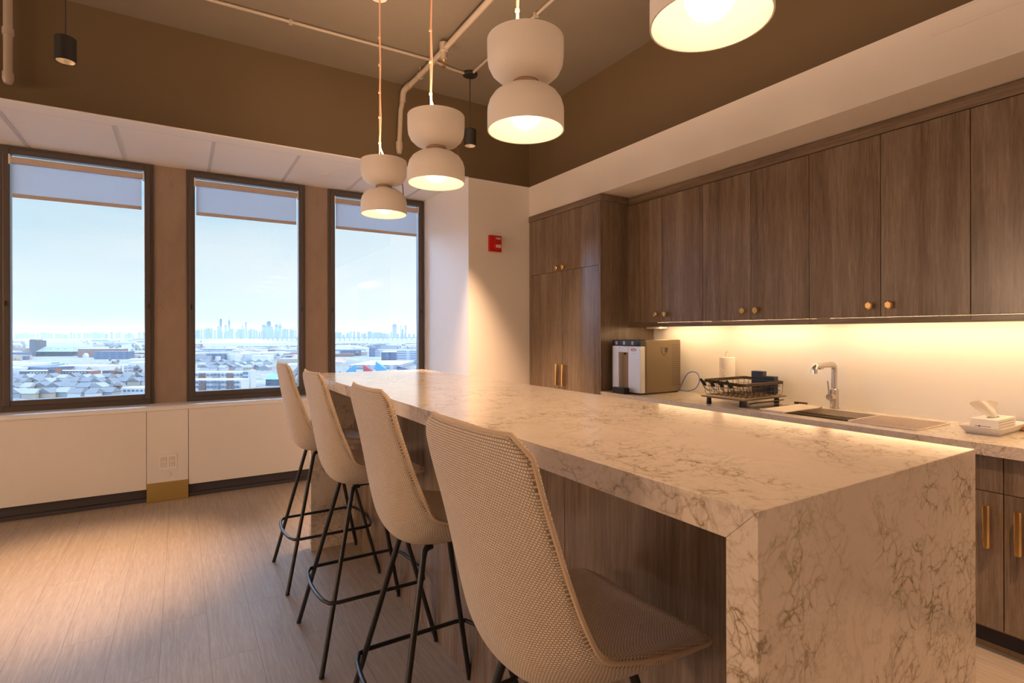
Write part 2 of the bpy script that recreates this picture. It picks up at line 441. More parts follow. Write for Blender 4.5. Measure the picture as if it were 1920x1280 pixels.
# posts between the windows
WIN = [(-2.335, -1.365), (-1.137, -.190), (.045, 1.006), (1.217, 2.200)]
for i, (a, b) in enumerate(((-1.365, -1.137), (-.190, .045), (1.006, 1.217))):
    o = struct('trim_%d' % (5 + i), MB().box(a, b, YW + .004, YW + .13, .772, ZD), M['bronze2'], .002)
struct('trim_8', MB().box(-2.56, -2.335, YW + .004, YW + .13, .772, ZD), M['bronze2'], .002)
struct('wall_window_left', MB().box(XL, -2.56, YW + .004, YW + .14, .80, ZD), M['white'])
for i, (a, b) in enumerate(WIN):
    n = [4, 1, 2, 3][i]
    z0, z1 = .774, ZD - .004
    def frame(w0, w1, y0, y1, t, zt=0):
        m = MB(); aa, bb = a + w0, b - w0; zz0, zz1 = z0 + w0 + zt, z1 - w0
        wi = w1 - w0
        m.box(aa, aa + wi, y0, y1, zz0, zz1).box(bb - wi, bb, y0, y1, zz0, zz1)
        m.box(aa + wi, bb - wi, y0, y1, zz0, zz0 + wi + t).box(aa + wi, bb - wi, y0, y1, zz1 - wi, zz1)
        return m
    w = struct('window_%d' % n, frame(0, .022, YW - .012, YW + .11, .022), M['bronze'], .003)
    build('sash', frame(.020, .062, YW - .026, YW + .05, .0, .022), M['bronze'], w, .006)
    build('pane', MB().box(a + .05, b - .05, YW + .020, YW + .026, z0 + .07, z1 - .05), M['glass'], w)
    for sx_ in (a + .034, b - .034): build('latch', MB().box(sx_ - .006, sx_ + .006, YW - .034, YW - .024, 1.56, 1.60), M['black'], w, .002)
    # roller blind hanging in the head of the window
    l, r = a + .072, b - .080
    nm = ['leftmost window, outside the photo', 'first window from the left', 'middle of the three windows', 'third window, behind the pendant lamps'][i]
    t = thing('roller_blind', ((l + r) / 2, YW - .012, 2.365), 'pale roller blind pulled a little way down in the ' + nm, 'blind', 'roller blinds in the windows')
    build('cloth', MB().box(l, r, YW - .013, YW - .0115, 2.395, 2.63), M['blind'], t)
    build('bottom_bar', MB().box(l, r, YW - .020, YW - .004, 2.372, 2.399), M['blindbar'], t, .003)
    build('cassette', MB().box(l - .006, r + .006, YW - .045, YW - .0, 2.622, 2.668), M['blindbar'], t, .006)
    for q in (l - .016, r + .006): build('bracket', MB().box(q, q + .010, YW - .04, YW, 2.612, 2.686), M['plastic'], t, .002)

# ------------------------------------------------------------------ wall fittings
t = thing('fire_alarm_pull_station', (2.478, YF, 2.106), 'red fire alarm pull station on the white wall beside the window recess', 'fire alarm')
build('backplate', MB().box(2.413, 2.544, YF - .028, YF, 2.106, 2.254), M['red'], t, .004)
build('handle', MB().box(2.458, 2.532, YF - .048, YF - .026, 2.128, 2.244), M['red'], t, .005)
o = build('pull_bar', MB().box(2.470, 2.522, YF - .053, YF - .046, 2.140, 2.166), M['plastic'], t, .002); o['label'] = 'white pull bar'
text('lettering', 'FIRE', .028, (2.496, YF - .0485, 2.222), (PI / 2, 0, 0), M['plastic'], t)
text('lettering', 'PULL', .019, (2.496, YF - .0535, 2.153), (PI / 2, 0, 0), M['red'], t)

t = thing('wall_socket', (-.0905, 5.186, .245), 'white double wall socket on the narrow panel under the windows', 'socket')
build('cover_plate', MB().box(-.155, -.026, 5.180, 5.186, .249, .378), M['plastic'], t, .002)
for cx in (-.118, -.062):
    build('gap', MB().box(cx - .0192, cx + .0192, 5.1792, 5.1803, .277, .351), M['grey'], t)
    rc = build('receptacle', MB().box(cx - .0175, cx + .0175, 5.177, 5.181, .279, .349), M['plastic'], t, .0015)
    sl = MB()
    for cz in (.298, .331):
        sl.box(cx - .009, cx - .005, 5.1762, 5.178, cz, cz + .010).box(cx + .005, cx + .009, 5.1762, 5.178, cz, cz + .009)
        sl.tube([(cx, 5.178, cz - .008), (cx, 5.1762, cz - .008)], .003, 8)
    build('slots', sl, M['grey'], rc)
o = build('round_cap', MB().tube([(-.088, 5.187, .215), (-.088, 5.180, .215)], .018, 20), M['white'], None, .002)
tag(o, 'small round white cap below the wall socket', 'cap')
t = build('smoke_detector', MB().lathe((1.10, 4.90, ZD), [(.0, -.012), (.03, -.012), (.038, -.008), (.041, 0), (0, 0)], 32), M['plastic'], None, smooth='angle')
tag(t, 'flat round white detector on the recess ceiling tiles', 'smoke detector')
m = MB().box(SX + .0, SX + .006, .55, 1.06, 2.670, 2.672).box(SX + .0, SX + .006, .55, 1.06, 2.745, 2.747).box(SX + .0, SX + .006, 1.058, 1.06, 2.670, 2.747).box(SX + .002, SX + .006, .55, 1.06, 2.672, 2.745)
tag(build('access_panel', m, M['white']), 'flush white access panel in the soffit above the wall cabinets', 'access panel')

# ------------------------------------------------------------------ pipes
t = thing('sprinkler_pipe', (1.6, 3.0, 3.38), 'painted sprinkler pipe crossing under the concrete ceiling and dropping down the bulkhead', 'pipe')
zp = 3.375; px = 1.607
pl = spline([(1.60, -1.5, zp), (1.60, 1.5, zp), (1.605, 3.9, zp)], 6) + [V((px - .012, 4.18, zp))]
build('pipe', MB().tube(pl, .020, 16), M['pipe'], t, smooth='angle')
build('elbow', MB().tube(spline([(px - .012, 4.16, zp), (px - .02, 4.235, zp - .006), (px - .03, 4.262, zp - .03), (px - .035, 4.27, zp - .11)], 6), .0255, 16), M['pipe'], t, smooth='angle')
dx = 1.545
build('drop', MB().tube([(px - .035, 4.27, zp - .10), (dx + .012, 4.272, 3.20), (dx, 4.275, 2.90)], .020, 16), M['pipe'], t, smooth='angle')
build('coupling', MB().tube([(dx, 4.275, 2.935), (dx, 4.275, 2.885), (dx, 4.275, 2.84)], [.028, .028, .019], 16), M['pipe'], t, smooth='angle')
build('hanger', MB().tube([(px, 3.97, ZC), (px, 3.97, zp + .02)], .005, 8).tube([(px + .024 * math.cos(a * PI / 8), 3.97, zp + .024 * math.sin(a * PI / 8)) for a in range(16)], .005, 6, True), M['pipe'], t, smooth='angle')
hx, hy = 1.595, 3.50
b = build('sprinkler_head', MB().lathe((hx, hy, 0), [(0, 3.30), (.021, 3.30), (.021, 3.345), (.030, 3.352), (.030, 3.41), (0, 3.41)], 20), M['pipe'], t, smooth='angle')
hd = MB().lathe((hx, hy, 0), [(0, 3.302), (.013, 3.302), (.016, 3.29), (.009, 3.28), (0, 3.28)], 16)
for q in (-1, 1): hd.tube([(hx + q * .010, hy, 3.285), (hx + q * .012, hy, 3.265), (hx + q * .003, hy, 3.246)], .0026, 6)
hd.tube([(hx, hy, 3.282), (hx, hy, 3.246)], .003, 8); hd.cyl((hx, hy), .017, 3.240, 3.244, 16)
o = build('spray_nozzle', hd, M['brass'], b, smooth='angle'); o['label'] = 'brass sprinkler nozzle'
t = thing('drain_pipe', (-.866, 4.27, 2.84), 'short painted pipe running down the dark bulkhead at the left edge', 'pipe')
build('pipe', MB().tube([(-.866, 4.27, 2.87), (-.866, 4.27, ZC)], .022, 16), M['pipe'], t, smooth='angle')
build('end_cap', MB().tube([(-.866, 4.27, 2.90), (-.866, 4.27, 2.86), (-.866, 4.27, 2.835)], [.027, .027, .019], 16), M['pipe'], t, smooth='angle')
build('coupling', MB().tube([(-.866, 4.27, 3.12), (-.866, 4.27, 3.16)], .028, 16), M['pipe'], t, smooth='angle')
t = thing('electrical_conduit', (1.2, 3.8, ZC - .03), 'thin conduit running along the concrete ceiling to the spot lamp rose', 'conduit')
zc_ = ZC - .014
build('tube_run', MB().tube([(-1.6, 3.83, zc_), (.2, 3.83, zc_), (1.5, 3.80, zc_)] + spline([(1.5, 3.80, zc_), (1.66, 3.803, zc_), (1.80, 3.84, zc_), (1.955, 3.852, zc_)], 5), .0105, 10), M['pipe'], t, smooth='angle')
build('tube_run', MB().tube([(1.99, 3.80, zc_), (1.985, 3.45, zc_), (1.98, 2.75, zc_), (1.98, 0.2, zc_)], .0105, 10), M['pipe'], t, smooth='angle')
for q in ((.63, 3.826), (-.3, 3.83)): build('clip', MB().box(q[0] - .012, q[0] + .012, q[1] - .016, q[1] + .016, ZC - .027, ZC - .001), M['pipe'], t, .002)
for q in (2.9, 1.6): build('clip', MB().box(1.98 - .018, 1.98 + .018, q - .012, q + .012, ZC - .027, ZC - .001), M['pipe'], t, .002)

# ------------------------------------------------------------------ black spot lamps
def spot(x, y, label, cone, zb=2.855):
    t = thing('spot_lamp', (x, y, zb), label, 'lamp', 'black cylinder spot lamps')
    build('ceiling_rose', MB().lathe((x, y, 0), [(0, ZC - .024), (.054, ZC - .024), (.058, ZC - .02), (.058, ZC), (0, ZC)], 32), M['blackm'], t, smooth='angle')
    build('cord', MB().tube([(x, y, ZC - .022), (x, y, zb + .13)], .0032, 8), M['blackm'], t, smooth=True)
    build('housing', MB().lathe((x, y, zb), [(.043, .004), (.046, 0), (.049, .002), (.049, .128), (.045, .133), (.006, .134), (.006, .142), (0, .142), (0, .034), (.036, .034), (.043, .004)], 40), M['blackm'], t, smooth='angle')
    build('reflector', MB().lathe((x, y, zb), [(.0425, .003), (.034, .022), (.019, .031)], 40), M['spotin'], t, smooth=True)
    build('lens', MB().lathe((x, y, zb), [(0, .032), (.020, .032), (.020, .0295), (0, .0295)], 32), M['spotled'], t)
    ld = bpy.data.lights.new('spot_light', 'SPOT'); ld.energy = SPOT_W; ld.color = SPOT_C; ld.spot_size = math.radians(cone); ld.spot_blend = .9; ld.shadow_soft_size = .03
    lo = bpy.data.objects.new('spot_light', ld); C.objects.link(lo); lo.parent = t; lo.location = (0, 0, .024)
SPOT_W, SPOT_C = 290, (1.0, .60, .33)
spot(-.538, 3.821, 'black cylinder spot lamp hanging in front of the bulkhead above the first window', 44)
SPOT_W = 500
spot(1.985, 3.854, 'black cylinder spot lamp hanging behind the white pendants near the corner', 62)

# ------------------------------------------------------------------ white double-bowl pendants
PZ, PR = 2.085, .139
t = thing('pendant_lamp', (0, 0, 0), 'x', 'pendant lamp')
th = .004
up = [(.044, .168), (.048, .176), (.075, .182), (.104, .194), (.124, .213), (.135, .236), (PR - .001, .258), (PR, .285), (PR, .327)]
upi = [(PR - th, .327), (PR - th, .285), (.131, .240), (.12, .218), (.1, .199), (.072, .187), (0, .184)]
build('upper_shade', MB().lathe((0, 0, 0), [(0, .168)] + up + upi, 64), M['shade'], t, smooth='angle')
lo_ = [(0, .158), (.044, .158), (.060, .154), (.092, .143), (.116, .126), (.131, .104), (PR - .001, .080), (PR, .06), (PR, 0)]
build('lower_shade', MB().lathe((0, 0, 0), lo_ + [(PR - th, 0), (PR - th, .004)], 64), M['shade'], t, smooth='angle')
build('shade_lining', MB().lathe((0, 0, 0), [(PR - th, .003), (PR - th, .06), (.133, .079), (.126, .101), (.111, .122), (.088, .138), (.058, .149), (0, .152)], 64), M['shadein'], t, smooth='angle')
build('neck', MB().cyl((0, 0), .0415, .155, .170, 40), M['shade'], t, smooth='angle')
build('wrapped_cord', MB().tube([(.046 * math.cos(a * .3), .046 * math.sin(a * .3), .160 + .0062 * a / 21 * 1.4) for a in range(44)], .0036, 8), M['cordd'], t, smooth=True)
build('bulb', MB().sphere((0, 0, .066), .060, 32, 20).cyl((0, 0), .02, .12, .15, 20), M['bulb'], t, smooth=True)
build('upper_bulb', MB().sphere((0, 0, .262), .042, 24, 14).cyl((0, 0), .018, .182, .24, 16), M['bulb'], t, smooth=True)
build('suspension_wire', MB().tube([(-.018, .03, .18), (-.018, .03, ZC - PZ)], .0016, 6), M['wire'], t, smooth=True)
wx, wy = -.018, .03
cp = [(wx + .004, wy, ZC - PZ), (wx + .004, wy, 1.10), (wx + .007, wy + .002, .93), (wx + .004, wy, .76), (wx + .008, wy, .60), (wx + .003, wy, .445), (wx + .022, wy + .02, .40), (.055, .062, .32), (.085, .085, .24), (.10, .088, .205)]
build('cord', MB().tube(spline(cp, 8), .0056, 10), M['cord'], t, smooth=True)
build('cord_tail', MB().tube(spline([(.044, .02, .172), (.06, -.01, .163), (.09, .0, .152), (.118, .02, .135)], 6), .0034, 8).tube(spline([(.128, .052, .30), (.137, .055, .235), (.142, .05, .17), (.139, .045, .118), (.128, .04, .10)], 6), .0034, 8), M['cordd'], t, smooth=True)
for z in (.447, .605, .76, .93, 1.10): build('cord_clip', MB().tube([(wx + .002, wy, z - .005), (wx + .002, wy, z + .005)], .0085, 10), M['cord'], t, smooth='angle')
build('ceiling_rose', MB().lathe((wx, wy, ZC - PZ), [(0, -.012), (.05, -.012), (.05, 0), (0, 0)], 32), M['shade'], t, smooth='angle')
PEND = [(1.068, .835, 'white double-bowl pendant lamp nearest, cut off by the top of the photo'),
        (1.068, 1.634, 'second nearest white double-bowl pendant lamp, in front of the dark wall'),
        (1.069, 2.437, 'white double-bowl pendant lamp third along the island, overlapping the bulkhead'),
        (1.070, 3.237, 'farthest and lowest-looking white double-bowl pendant lamp, in front of the third window')]
for i, (x, y, lb) in enumerate(PEND):
    if i == 0: t.location = (x, y, PZ); t['label'] = lb; t['group'] = 'white pendants over the island'
    else: dup(t, (x, y, PZ), lb, 'white pendants over the island')

# ================================================================== ISLAND
t = thing('kitchen_island', (IX0, IY0, 0), 'long breakfast island with a veined stone waterfall top over a dark wood base', 'kitchen island')
SL = .053
build('countertop', MB().extr([(IY0, IH), (IY1, IH), (IY1 - SL, IH - SL), (IY0 + SL, IH - SL)], 'x', IX0, IX1), M['marble'], t, .0010, segs=1)
build('end_panel', MB().extr([(IY0, IH), (IY0 + SL, IH - SL), (IY0 + SL, 0), (IY0, 0)], 'x', IX0, IX1), M['marble'], t, .0010, segs=1)
build('end_panel', MB().extr([(IY1, IH), (IY1 - SL, IH - SL), (IY1 - SL, 0), (IY1, 0)], 'x', IX0, IX1), M['marble'], t, .0010, segs=1)
body = MB(); n = 4; ly = (IY1 - IY0 - 2 * SL) / n
for k in range(n):
    a = IY0 + SL + k * ly
    body.box(.957, IX1 - .02, a + .0008, a + ly - .0008, .0, IH - SL)
build('wood_base', body, M['wood'], t)

# ================================================================== BAR STOOLS
def stool_shell():
    Cn = spline([(p[0], 0, p[1]) for p in ((-.252, 1.184), (-.243, 1.11), (-.229, 1.02), (-.214, .92), (-.199, .83), (-.181, .765), (-.145, .712), (-.08, .688), (0, .684), (.09, .692), (.175, .708), (.222, .732))], 3)
    Ed = spline([(p[0], 0, p[1]) for p in ((-.240, 1.186), (-.219, 1.10), (-.190, 1.01), (-.160, .925), (-.132, .86), (-.104, .812), (-.058, .787), (.01, .768), (.07, .755), (.125, .744), (.185, .735), (.225, .734))], 3)
    m = len(Cn); nv = 17
    def hw(i):
        t = i / (m - 1)
        base = .192 + .016 * math.sin(min(1, t * 1.5) * PI / 2) - .016 * max(0, (t - .6) / .4)
        e = min(t, 1 - t) ; rr = .042
        if e < rr: base *= .74 + .26 * math.sqrt(max(0, 1 - ((rr - e) / rr) ** 2))
        return base
    arc = [0]
    for i in range(1, m): arc.append(arc[-1] + (Cn[i] - Cn[i - 1]).length)
    out = []; inn = []; uo = []; ui = []; rim = []
    for i in range(m):
        d = Cn[min(i + 1, m - 1)] - Cn[max(i - 1, 0)]; d.normalize(); nrm = V((-d.z, 0, d.x))  # towards the sitter
        if nrm.x < 0 and nrm.z < 0: nrm = -nrm
        for j in range(nv):
            v = -1 + 2 * j / (nv - 1); w = hw(i); k = abs(v) ** 2.3
            p = Cn[i].lerp(Ed[i], k); p = V((p.x, w * math.copysign(abs(v) ** .92, v), p.z))
            thk = .026 + .026 * (1 - abs(v) ** 3) * (0.35 + .65 * min(1, max(0, (i / (m - 1) - .3) / .35)))
            if i in (0, m - 1): thk = .024
            q = p + nrm * thk
            q.y *= .985
            out.append(p); inn.append(q); uo.append((p.y * 1.02, arc[i])); ui.append((q.y * 1.02, arc[i]))
    mb = MB(); mb.v = [V(p) for p in out] + [V(p) for p in inn]; mb.uv = uo + ui
    no = m * nv
    for i in range(m - 1):
        for j in range(nv - 1):
            a = i * nv + j; b = a + 1; c = b + nv; d = a + nv
            mb.f.append((a, b, c, d)); mb.f.append((no + a, no + d, no + c, no + b))
    loop = [j for j in range(nv)] + [i * nv + nv - 1 for i in range(1, m)] + [(m - 1) * nv + j for j in range(nv - 2, -1, -1)] + [i * nv for i in range(m - 2, 0, -1)]
    for a, b in zip(loop, loop[1:] + loop[:1]): mb.f.append((a, no + a, no + b, b))
    edge = [out[a].lerp(inn[a], .42) for a in loop]
    cen = [out[i * nv + nv // 2] for i in range(m)]
    ed2 = []
    for a in loop:
        p = out[a].lerp(inn[a], .42); i = a // nv; c0 = cen[i].copy(); c0.y = 0
        dirv = V((0, p.y, 0))
        if i in (0, m - 1): dirv = dirv * .3 + V((-.02 if i == 0 else .06, 0, .12 if i == 0 else 0))
        ed2.append(p + dirv.normalized() * .0012)
    return mb, ed2
t = thing('bar_stool', (0, 0, 0), 'x', 'bar stool')
sh, edge = stool_shell()
o = build('seat_shell', sh, M['fabric'], t, smooth=True)
md = o.modifiers.new('smooth', 'SUBSURF'); md.levels = 1; md.render_levels = 2
build('piping', MB().tube(edge, .0042, 8, True), M['piping'], t, smooth=True)
for q in (-.055, .055): build('mounting_bar', MB().tube([(q, -.088, .687), (q, .088, .687)], .008, 10), M['black'], t, smooth='angle')
build('mounting_plate', MB().box(-.06, .06, -.05, .05, .676, .686), M['black'], t, .003)
def legpts(sx_, sy2): return [(sx_ * .058, sy2 * .088, .690), (sx_ * .072, sy2 * .092, .689), (sx_ * .081, sy2 * .097, .683), (sx_ * .087, sy2 * .102, .668), (sx_ * .243, sy2 * .238, 0.004)]
for sx_ in (-1, 1):
    for sy2 in (-1, 1):
        lg = build('leg', MB().tube(legpts(sx_, sy2), .0098, 12), M['black'], t, smooth='angle')
        fx, fy = sx_ * .243, sy2 * .238
        build('foot_glide', MB().cyl((fx, fy), .0105, 0, .008, 14), M['blackm'], lg)
# foot rest ring around the legs
fz = .262; hx, hy = .198, .196
def arcpts():
    P = []
    for sx_, seq in ((1, (-1, 1)), (-1, (1, -1))):
        y0, y1 = seq[0] * hy, seq[1] * hy
        P.append((sx_ * (hx - .03), y0 * 1.03, fz)); P.append((sx_ * (hx + .004), y0 * .97, fz))
        for k in range(1, 8):
            y = y0 + (y1 - y0) * k / 8; P.append((sx_ * (hx + .012 + .022 * (1 - (y / hy) ** 2)), y, fz))
        P.append((sx_ * (hx + .004), y1 * .97, fz)); P.append((sx_ * (hx - .03), y1 * 1.03, fz))
    return P
build('foot_rest', MB().tube(arcpts(), .0078, 10, True), M['black'], t, smooth=True)
ST = [(.674, .880, 'nearest upholstered bar stool, its beige woven back filling the lower middle', .03),
      (.716, 1.640, 'second beige woven bar stool from the camera, its back below the counter edge', 0),
      (.711, 2.425, 'third beige woven bar stool along the island, just left of the counter edge', 0),
      (.711, 3.215, 'farthest beige woven bar stool, its back in front of the middle window', 0)]
for i, (x, y, lb, rz) in enumerate(ST):
    if i == 0: t.location = (x, y, 0); t.rotation_euler = (0, 0, rz); t['label'] = lb; t['group'] = 'bar stools along the island'
    else: dup(t, (x, y, 0), lb, 'bar stools along the island', rz)

# ================================================================== KITCHEN CABINETS
def hexknob(mb, x, y, z):
    """six-sided brass knob on a stem, axis along -x"""
    mb.tube([(x, y, z), (x - .017, y, z)], .007, 12)
    R = [(y + .0205 * math.cos(PI / 6 + PI / 3 * k), z + .0235 * math.sin(PI / 6 + PI / 3 * k)) for k in range(6)]
    r = [(y + .0150 * math.cos(PI / 6 + PI / 3 * k), z + .0175 * math.sin(PI / 6 + PI / 3 * k)) for k in range(6)]
    vs = [(x - .015, a, b) for a, b in r] + [(x - .021, a, b) for a, b in R] + [(x - .032, a, b) for a, b in R] + [(x - .037, a, b) for a, b in r]
    fs = [tuple(range(6)), tuple(range(18, 24))[::-1]]
    for q in range(3):
        for k in range(6): l = (k + 1) % 6; fs.append((q * 6 + k, (q + 1) * 6 + k, (q + 1) * 6 + l, q * 6 + l))
    return mb.add(vs, fs)
def pull(mb, x, y, z0, z1):
    """faceted bar pull standing off the door, axis along z"""
    w = .0125
    pr = [(-w, -.028), (-w * .55, -.034), (w * .55, -.034), (w, -.028), (w, -.019), (-w, -.019)]
    vs = []
    for zz, sc in ((z0, .85), (z0 + .006, 1), (z1 - .006, 1), (z1, .85)): vs += [(x + b, y + a * sc, zz) for a, b in pr]
    n = 6; fs = [tuple(range(n))[::-1], tuple(range(3 * n, 4 * n))]
    for q in range(3):
        for k in range(n): l = (k + 1) % n; fs.append((q * n + k, q * n + l, (q + 1) * n + l, (q + 1) * n + k))
    mb.add(vs, fs)
    for zz in (z0 + .012, z1 - .012): mb.box(x - .021, x, y - .005, y + .005, zz - .005, zz + .005)
    return mb

UB = [TY, 2.552, 1.787, 1.022, .257, -.508]
UL = ['dark wall cabinet with two doors, directly beside the tall cabinet, above the water dispenser',
      'dark wall cabinet with two doors, second from the tall cabinet, above the dish rack',
      'dark wall cabinet with two doors above the tap and drying mat',
      'dark wall cabinet at the right edge of the photo, above the tissue box',
      'dark wall cabinet beyond the right edge of the photo']
for i in range(5):
    y1, y0 = UB[i], UB[i + 1]; ym = (y0 + y1) / 2
    t = thing('wall_cabinet', (WX, ym, ZU0), UL[i], 'cabinet', 'dark wood wall cabinets')
    build('cabinet_body', MB().box(UX + .021, WX - .001, y0 + .0005, y1 - .0005, ZU0 + .034, 2.42), M['wood'], t)
    build('light_rail', MB().box(UX, UX + .020, y0 + .0004, y1 - .0004, ZU0, ZU0 + .033), M['woodh'], t, .001)
    for a, b, ky in ((y0, ym, ym - .047), (ym, y1, ym + .047)):
        d = build('door', MB().box(UX, UX + .020, a + .0016, b - .0016, ZU0 + .0362, 2.404), M['wood'], t, .0012)
        o = build('knob', hexknob(MB(), UX, ky, ZU0 + .097), M['brass'], d, .0008); o['label'] = 'brass hexagonal knob'
tag(build('cornice_board', MB().box(UX - .004, UX + .02, -.508, TY - .003, 2.4075, ZU1), M['woodh'], None, .001), 'dark wood cornice board running along the top of the wall cabinets', 'cornice')

# tall cabinet
YT = YF - .004
t = thing('tall_cabinet', (WX, (TY + YT) / 2, 0), 'tall dark wood pantry cabinet with four doors in the corner', 'cabinet')
build('cabinet_body', MB().box(SX + .022, WX - .001, TY + .0, YT, .0, 2.414), M['wood'], t)
build('side_panel', MB().box(SX, WX - .001, TY - .018, TY, .0, 2.414), M['wood'], t, .001)
build('cornice', MB().box(SX - .005, SX + .022, TY - .022, YT, 2.415, ZU1).box(SX + .022, UX + .02, TY - .022, TY, 2.415, ZU1), M['woodh'], t, .001)
build('filler_strip', MB().box(SX + .002, SX + .022, YT - .028, YT, .1, 2.414), M['wood'], t)
yms = 3.800
for a, b, kk in ((TY + .001, yms, yms - .036), (yms, YT - .029, yms + .056)):
    d = build('door', MB().box(SX, SX + .02, a + .0014, b - .0014, 1.9015, 2.4125), M['wood'], t, .0012)
    build('knob', hexknob(MB(), SX, kk, 1.932), M['brass'], d, .0008)
    d = build('door', MB().box(SX, SX + .02, a + .0014, b - .0014, .102, 1.8985), M['wood'], t, .0012)
    build('handle', pull(MB(), SX, kk + .004, .888, 1.078), M['brass'], d, .0008)
build('toe_kick', MB().box(SX + .05, SX + .06, TY, YT, 0, .1), M['kick'], t)

# base cabinets below the counter
DX = 2.885
BB = [TY - .02, 2.40, 1.60, .8225, .06, -.70]
BL = ['dark wood base cabinet next to the tall cabinet, hidden behind the island', 'dark wood base cabinet under the sink, hidden behind the island',
      'dark wood base cabinet showing one drawer front and one brass-handled door beside the island', 'dark wood base cabinet cut off by the right edge of the photo', 'dark wood base cabinet beyond the right edge of the photo']
for i in range(5):
    y1, y0 = BB[i], BB[i + 1]; ym = (y0 + y1) / 2
    t = thing('base_cabinet', (WX, ym, 0), BL[i], 'cabinet', 'dark wood base cabinets')
    bd = MB().box(DX + .021, WX - .001, y0 + .0005, y1 - .0005, .1, .64)
    if not (y0 < 2.02 and y1 > 1.44): bd.box(DX + .021, WX - .001, y0 + .0005, y1 - .0005, .64, .834)
    else: bd.box(DX + .021, DX + .04, y0 + .0005, y1 - .0005, .64, .834)
    build('cabinet_body', bd, M['wood'], t)
    build('toe_kick', MB().box(DX + .068, DX + .075, y0, y1, .0, .1), M['kick'], t)
    build('base_strip', MB().box(DX + .058, DX + .068, y0, y1, 0, .022), M['skirt'], t, .002)
    for a, b in ((y0, ym), (ym, y1)):
        build('drawer_front', MB().box(DX, DX + .02, a + .0016, b - .0016, .6826, .829), M['wood'], t, .0012)
        d = build('door', MB().box(DX, DX + .02, a + .0016, b - .0016, .112, .6794), M['wood'], t, .0012)
        hy_ = b - .052 if b == y1 else b - .052
        if i == 2: hy_ = .872 if a == y0 else b - .052
        if i == 3: hy_ = .772 if b == y1 else b - .052
        o = build('handle', pull(MB(), DX, hy_, .450, .628), M['brass'], d, .0008); o['label'] = 'brass bar handle'

# counter with the sink cut out
S0, S1, SXA, SXB = 1.44, 2.03, 2.968, 3.352
t = thing('kitchen_worktop', (WX, 1.5, .834), 'veined stone worktop running along the kitchen wall', 'worktop')
m = MB().box(SX, WX - .001, S1, TY - .019, .834, KH).box(SX, WX - .001, -.75, S0, .834, KH).box(SX, SXA, S0, S1, .834, KH).box(SXB, WX - .001, S0, S1, .834, KH)
build('worktop_slab', m, M['marble'], t)
t = thing('sink', (3.16, 1.735, .62), 'stainless steel sink set into the worktop', 'sink')
g = .012
m = MB(); zb = .655
m.add([(SXA - g, S0 - g, .833), (SXB + g, S0 - g, .833), (SXB + g, S1 + g, .833), (SXA - g, S1 + g, .833), (SXA, S0, .833), (SXB, S0, .833), (SXB, S1, .833), (SXA, S1, .833),
       (SXA + .006, S0 + .006, .67), (SXB - .006, S0 + .006, .67), (SXB - .006, S1 - .006, .67), (SXA + .006, S1 - .006, .67),
       (SXA + .03, S0 + .03, zb), (SXB - .03, S0 + .03, zb), (SXB - .03, S1 - .03, zb), (SXA + .03, S1 - .03, zb)],
      [(0, 1, 5, 4), (1, 2, 6, 5), (2, 3, 7, 6), (3, 0, 4, 7), (4, 5, 9, 8), (5, 6, 10, 9), (6, 7, 11, 10), (7, 4, 8, 11), (8, 9, 13, 12), (9, 10, 14, 13), (10, 11, 15, 14), (11, 8, 12, 15), (12, 13, 14, 15)])
o = build('basin', m, M['steel'], t); md = o.modifiers.new('thick', 'SOLIDIFY'); md.thickness = .0015
for q in (SXB - .016, SXA + .0005): build('ledge', MB().box(q, q + .0155, S0, S1, .845, .852), M['steel'], t, .001)
build('drain', MB().lathe((3.2, 1.735, zb), [(0, .001), (.03, .001), (.045, .004), (.045, 0), (0, 0)], 24), M['steel'], t, smooth='angle')

# tap
fx, fy = 3.405, 1.765
t = thing('kitchen_tap', (fx, fy, KH), 'brushed steel pull-out tap with an angular spout behind the sink', 'tap')
build('base_flange', MB().lathe((fx, fy, KH), [(0, 0), (.030, 0), (.030, .005), (.026, .007), (0, .007)], 32), M['steel'], t, smooth='angle')
build('body', MB().lathe((fx, fy, KH), [(0, .006), (.0235, .006), (.0235, .120), (.022, .122), (0, .122)], 32), M['steel'], t, smooth='angle')
ztop = 1.156
build('riser', MB().tube([(fx, fy, KH + .12), (fx, fy, ztop - .035)] + [(fx - .028 + .028 * math.cos(a), fy, ztop - .028 + .028 * math.sin(a)) for a in [PI / 2 * k / 8 for k in range(9)]] + [(fx - .055, fy, ztop + .0)], .0165, 20), M['steel'], t, smooth='angle')
sp = build('spout', MB().tube([(fx - .056, fy, ztop), (fx - .19, fy, ztop - .004)], .0168, 20), M['steel'], t, smooth='angle')
build('spray_head', MB().tube(spline([(fx - .186, fy, ztop - .004), (fx - .205, fy, ztop - .008), (fx - .218, fy, ztop - .022), (fx - .221, fy, ztop - .048)], 5), [.0172] * 10 + [.0175] * 6, 20).box(fx - .165, fx - .130, fy - .006, fy + .006, ztop - .026, ztop - .016), M['steel'], sp, smooth='angle')
build('handle_hub', MB().tube([(fx - .018, fy, .958), (fx - .058, fy, .958)], .0205, 28), M['steel'], t, .001, smooth='angle')
build('lever', MB().tube([(fx - .046, fy + .006, .972), (fx - .050, fy + .012, 1.055)], [.0048, .0042], 12), M['steel'], t, smooth='angle')

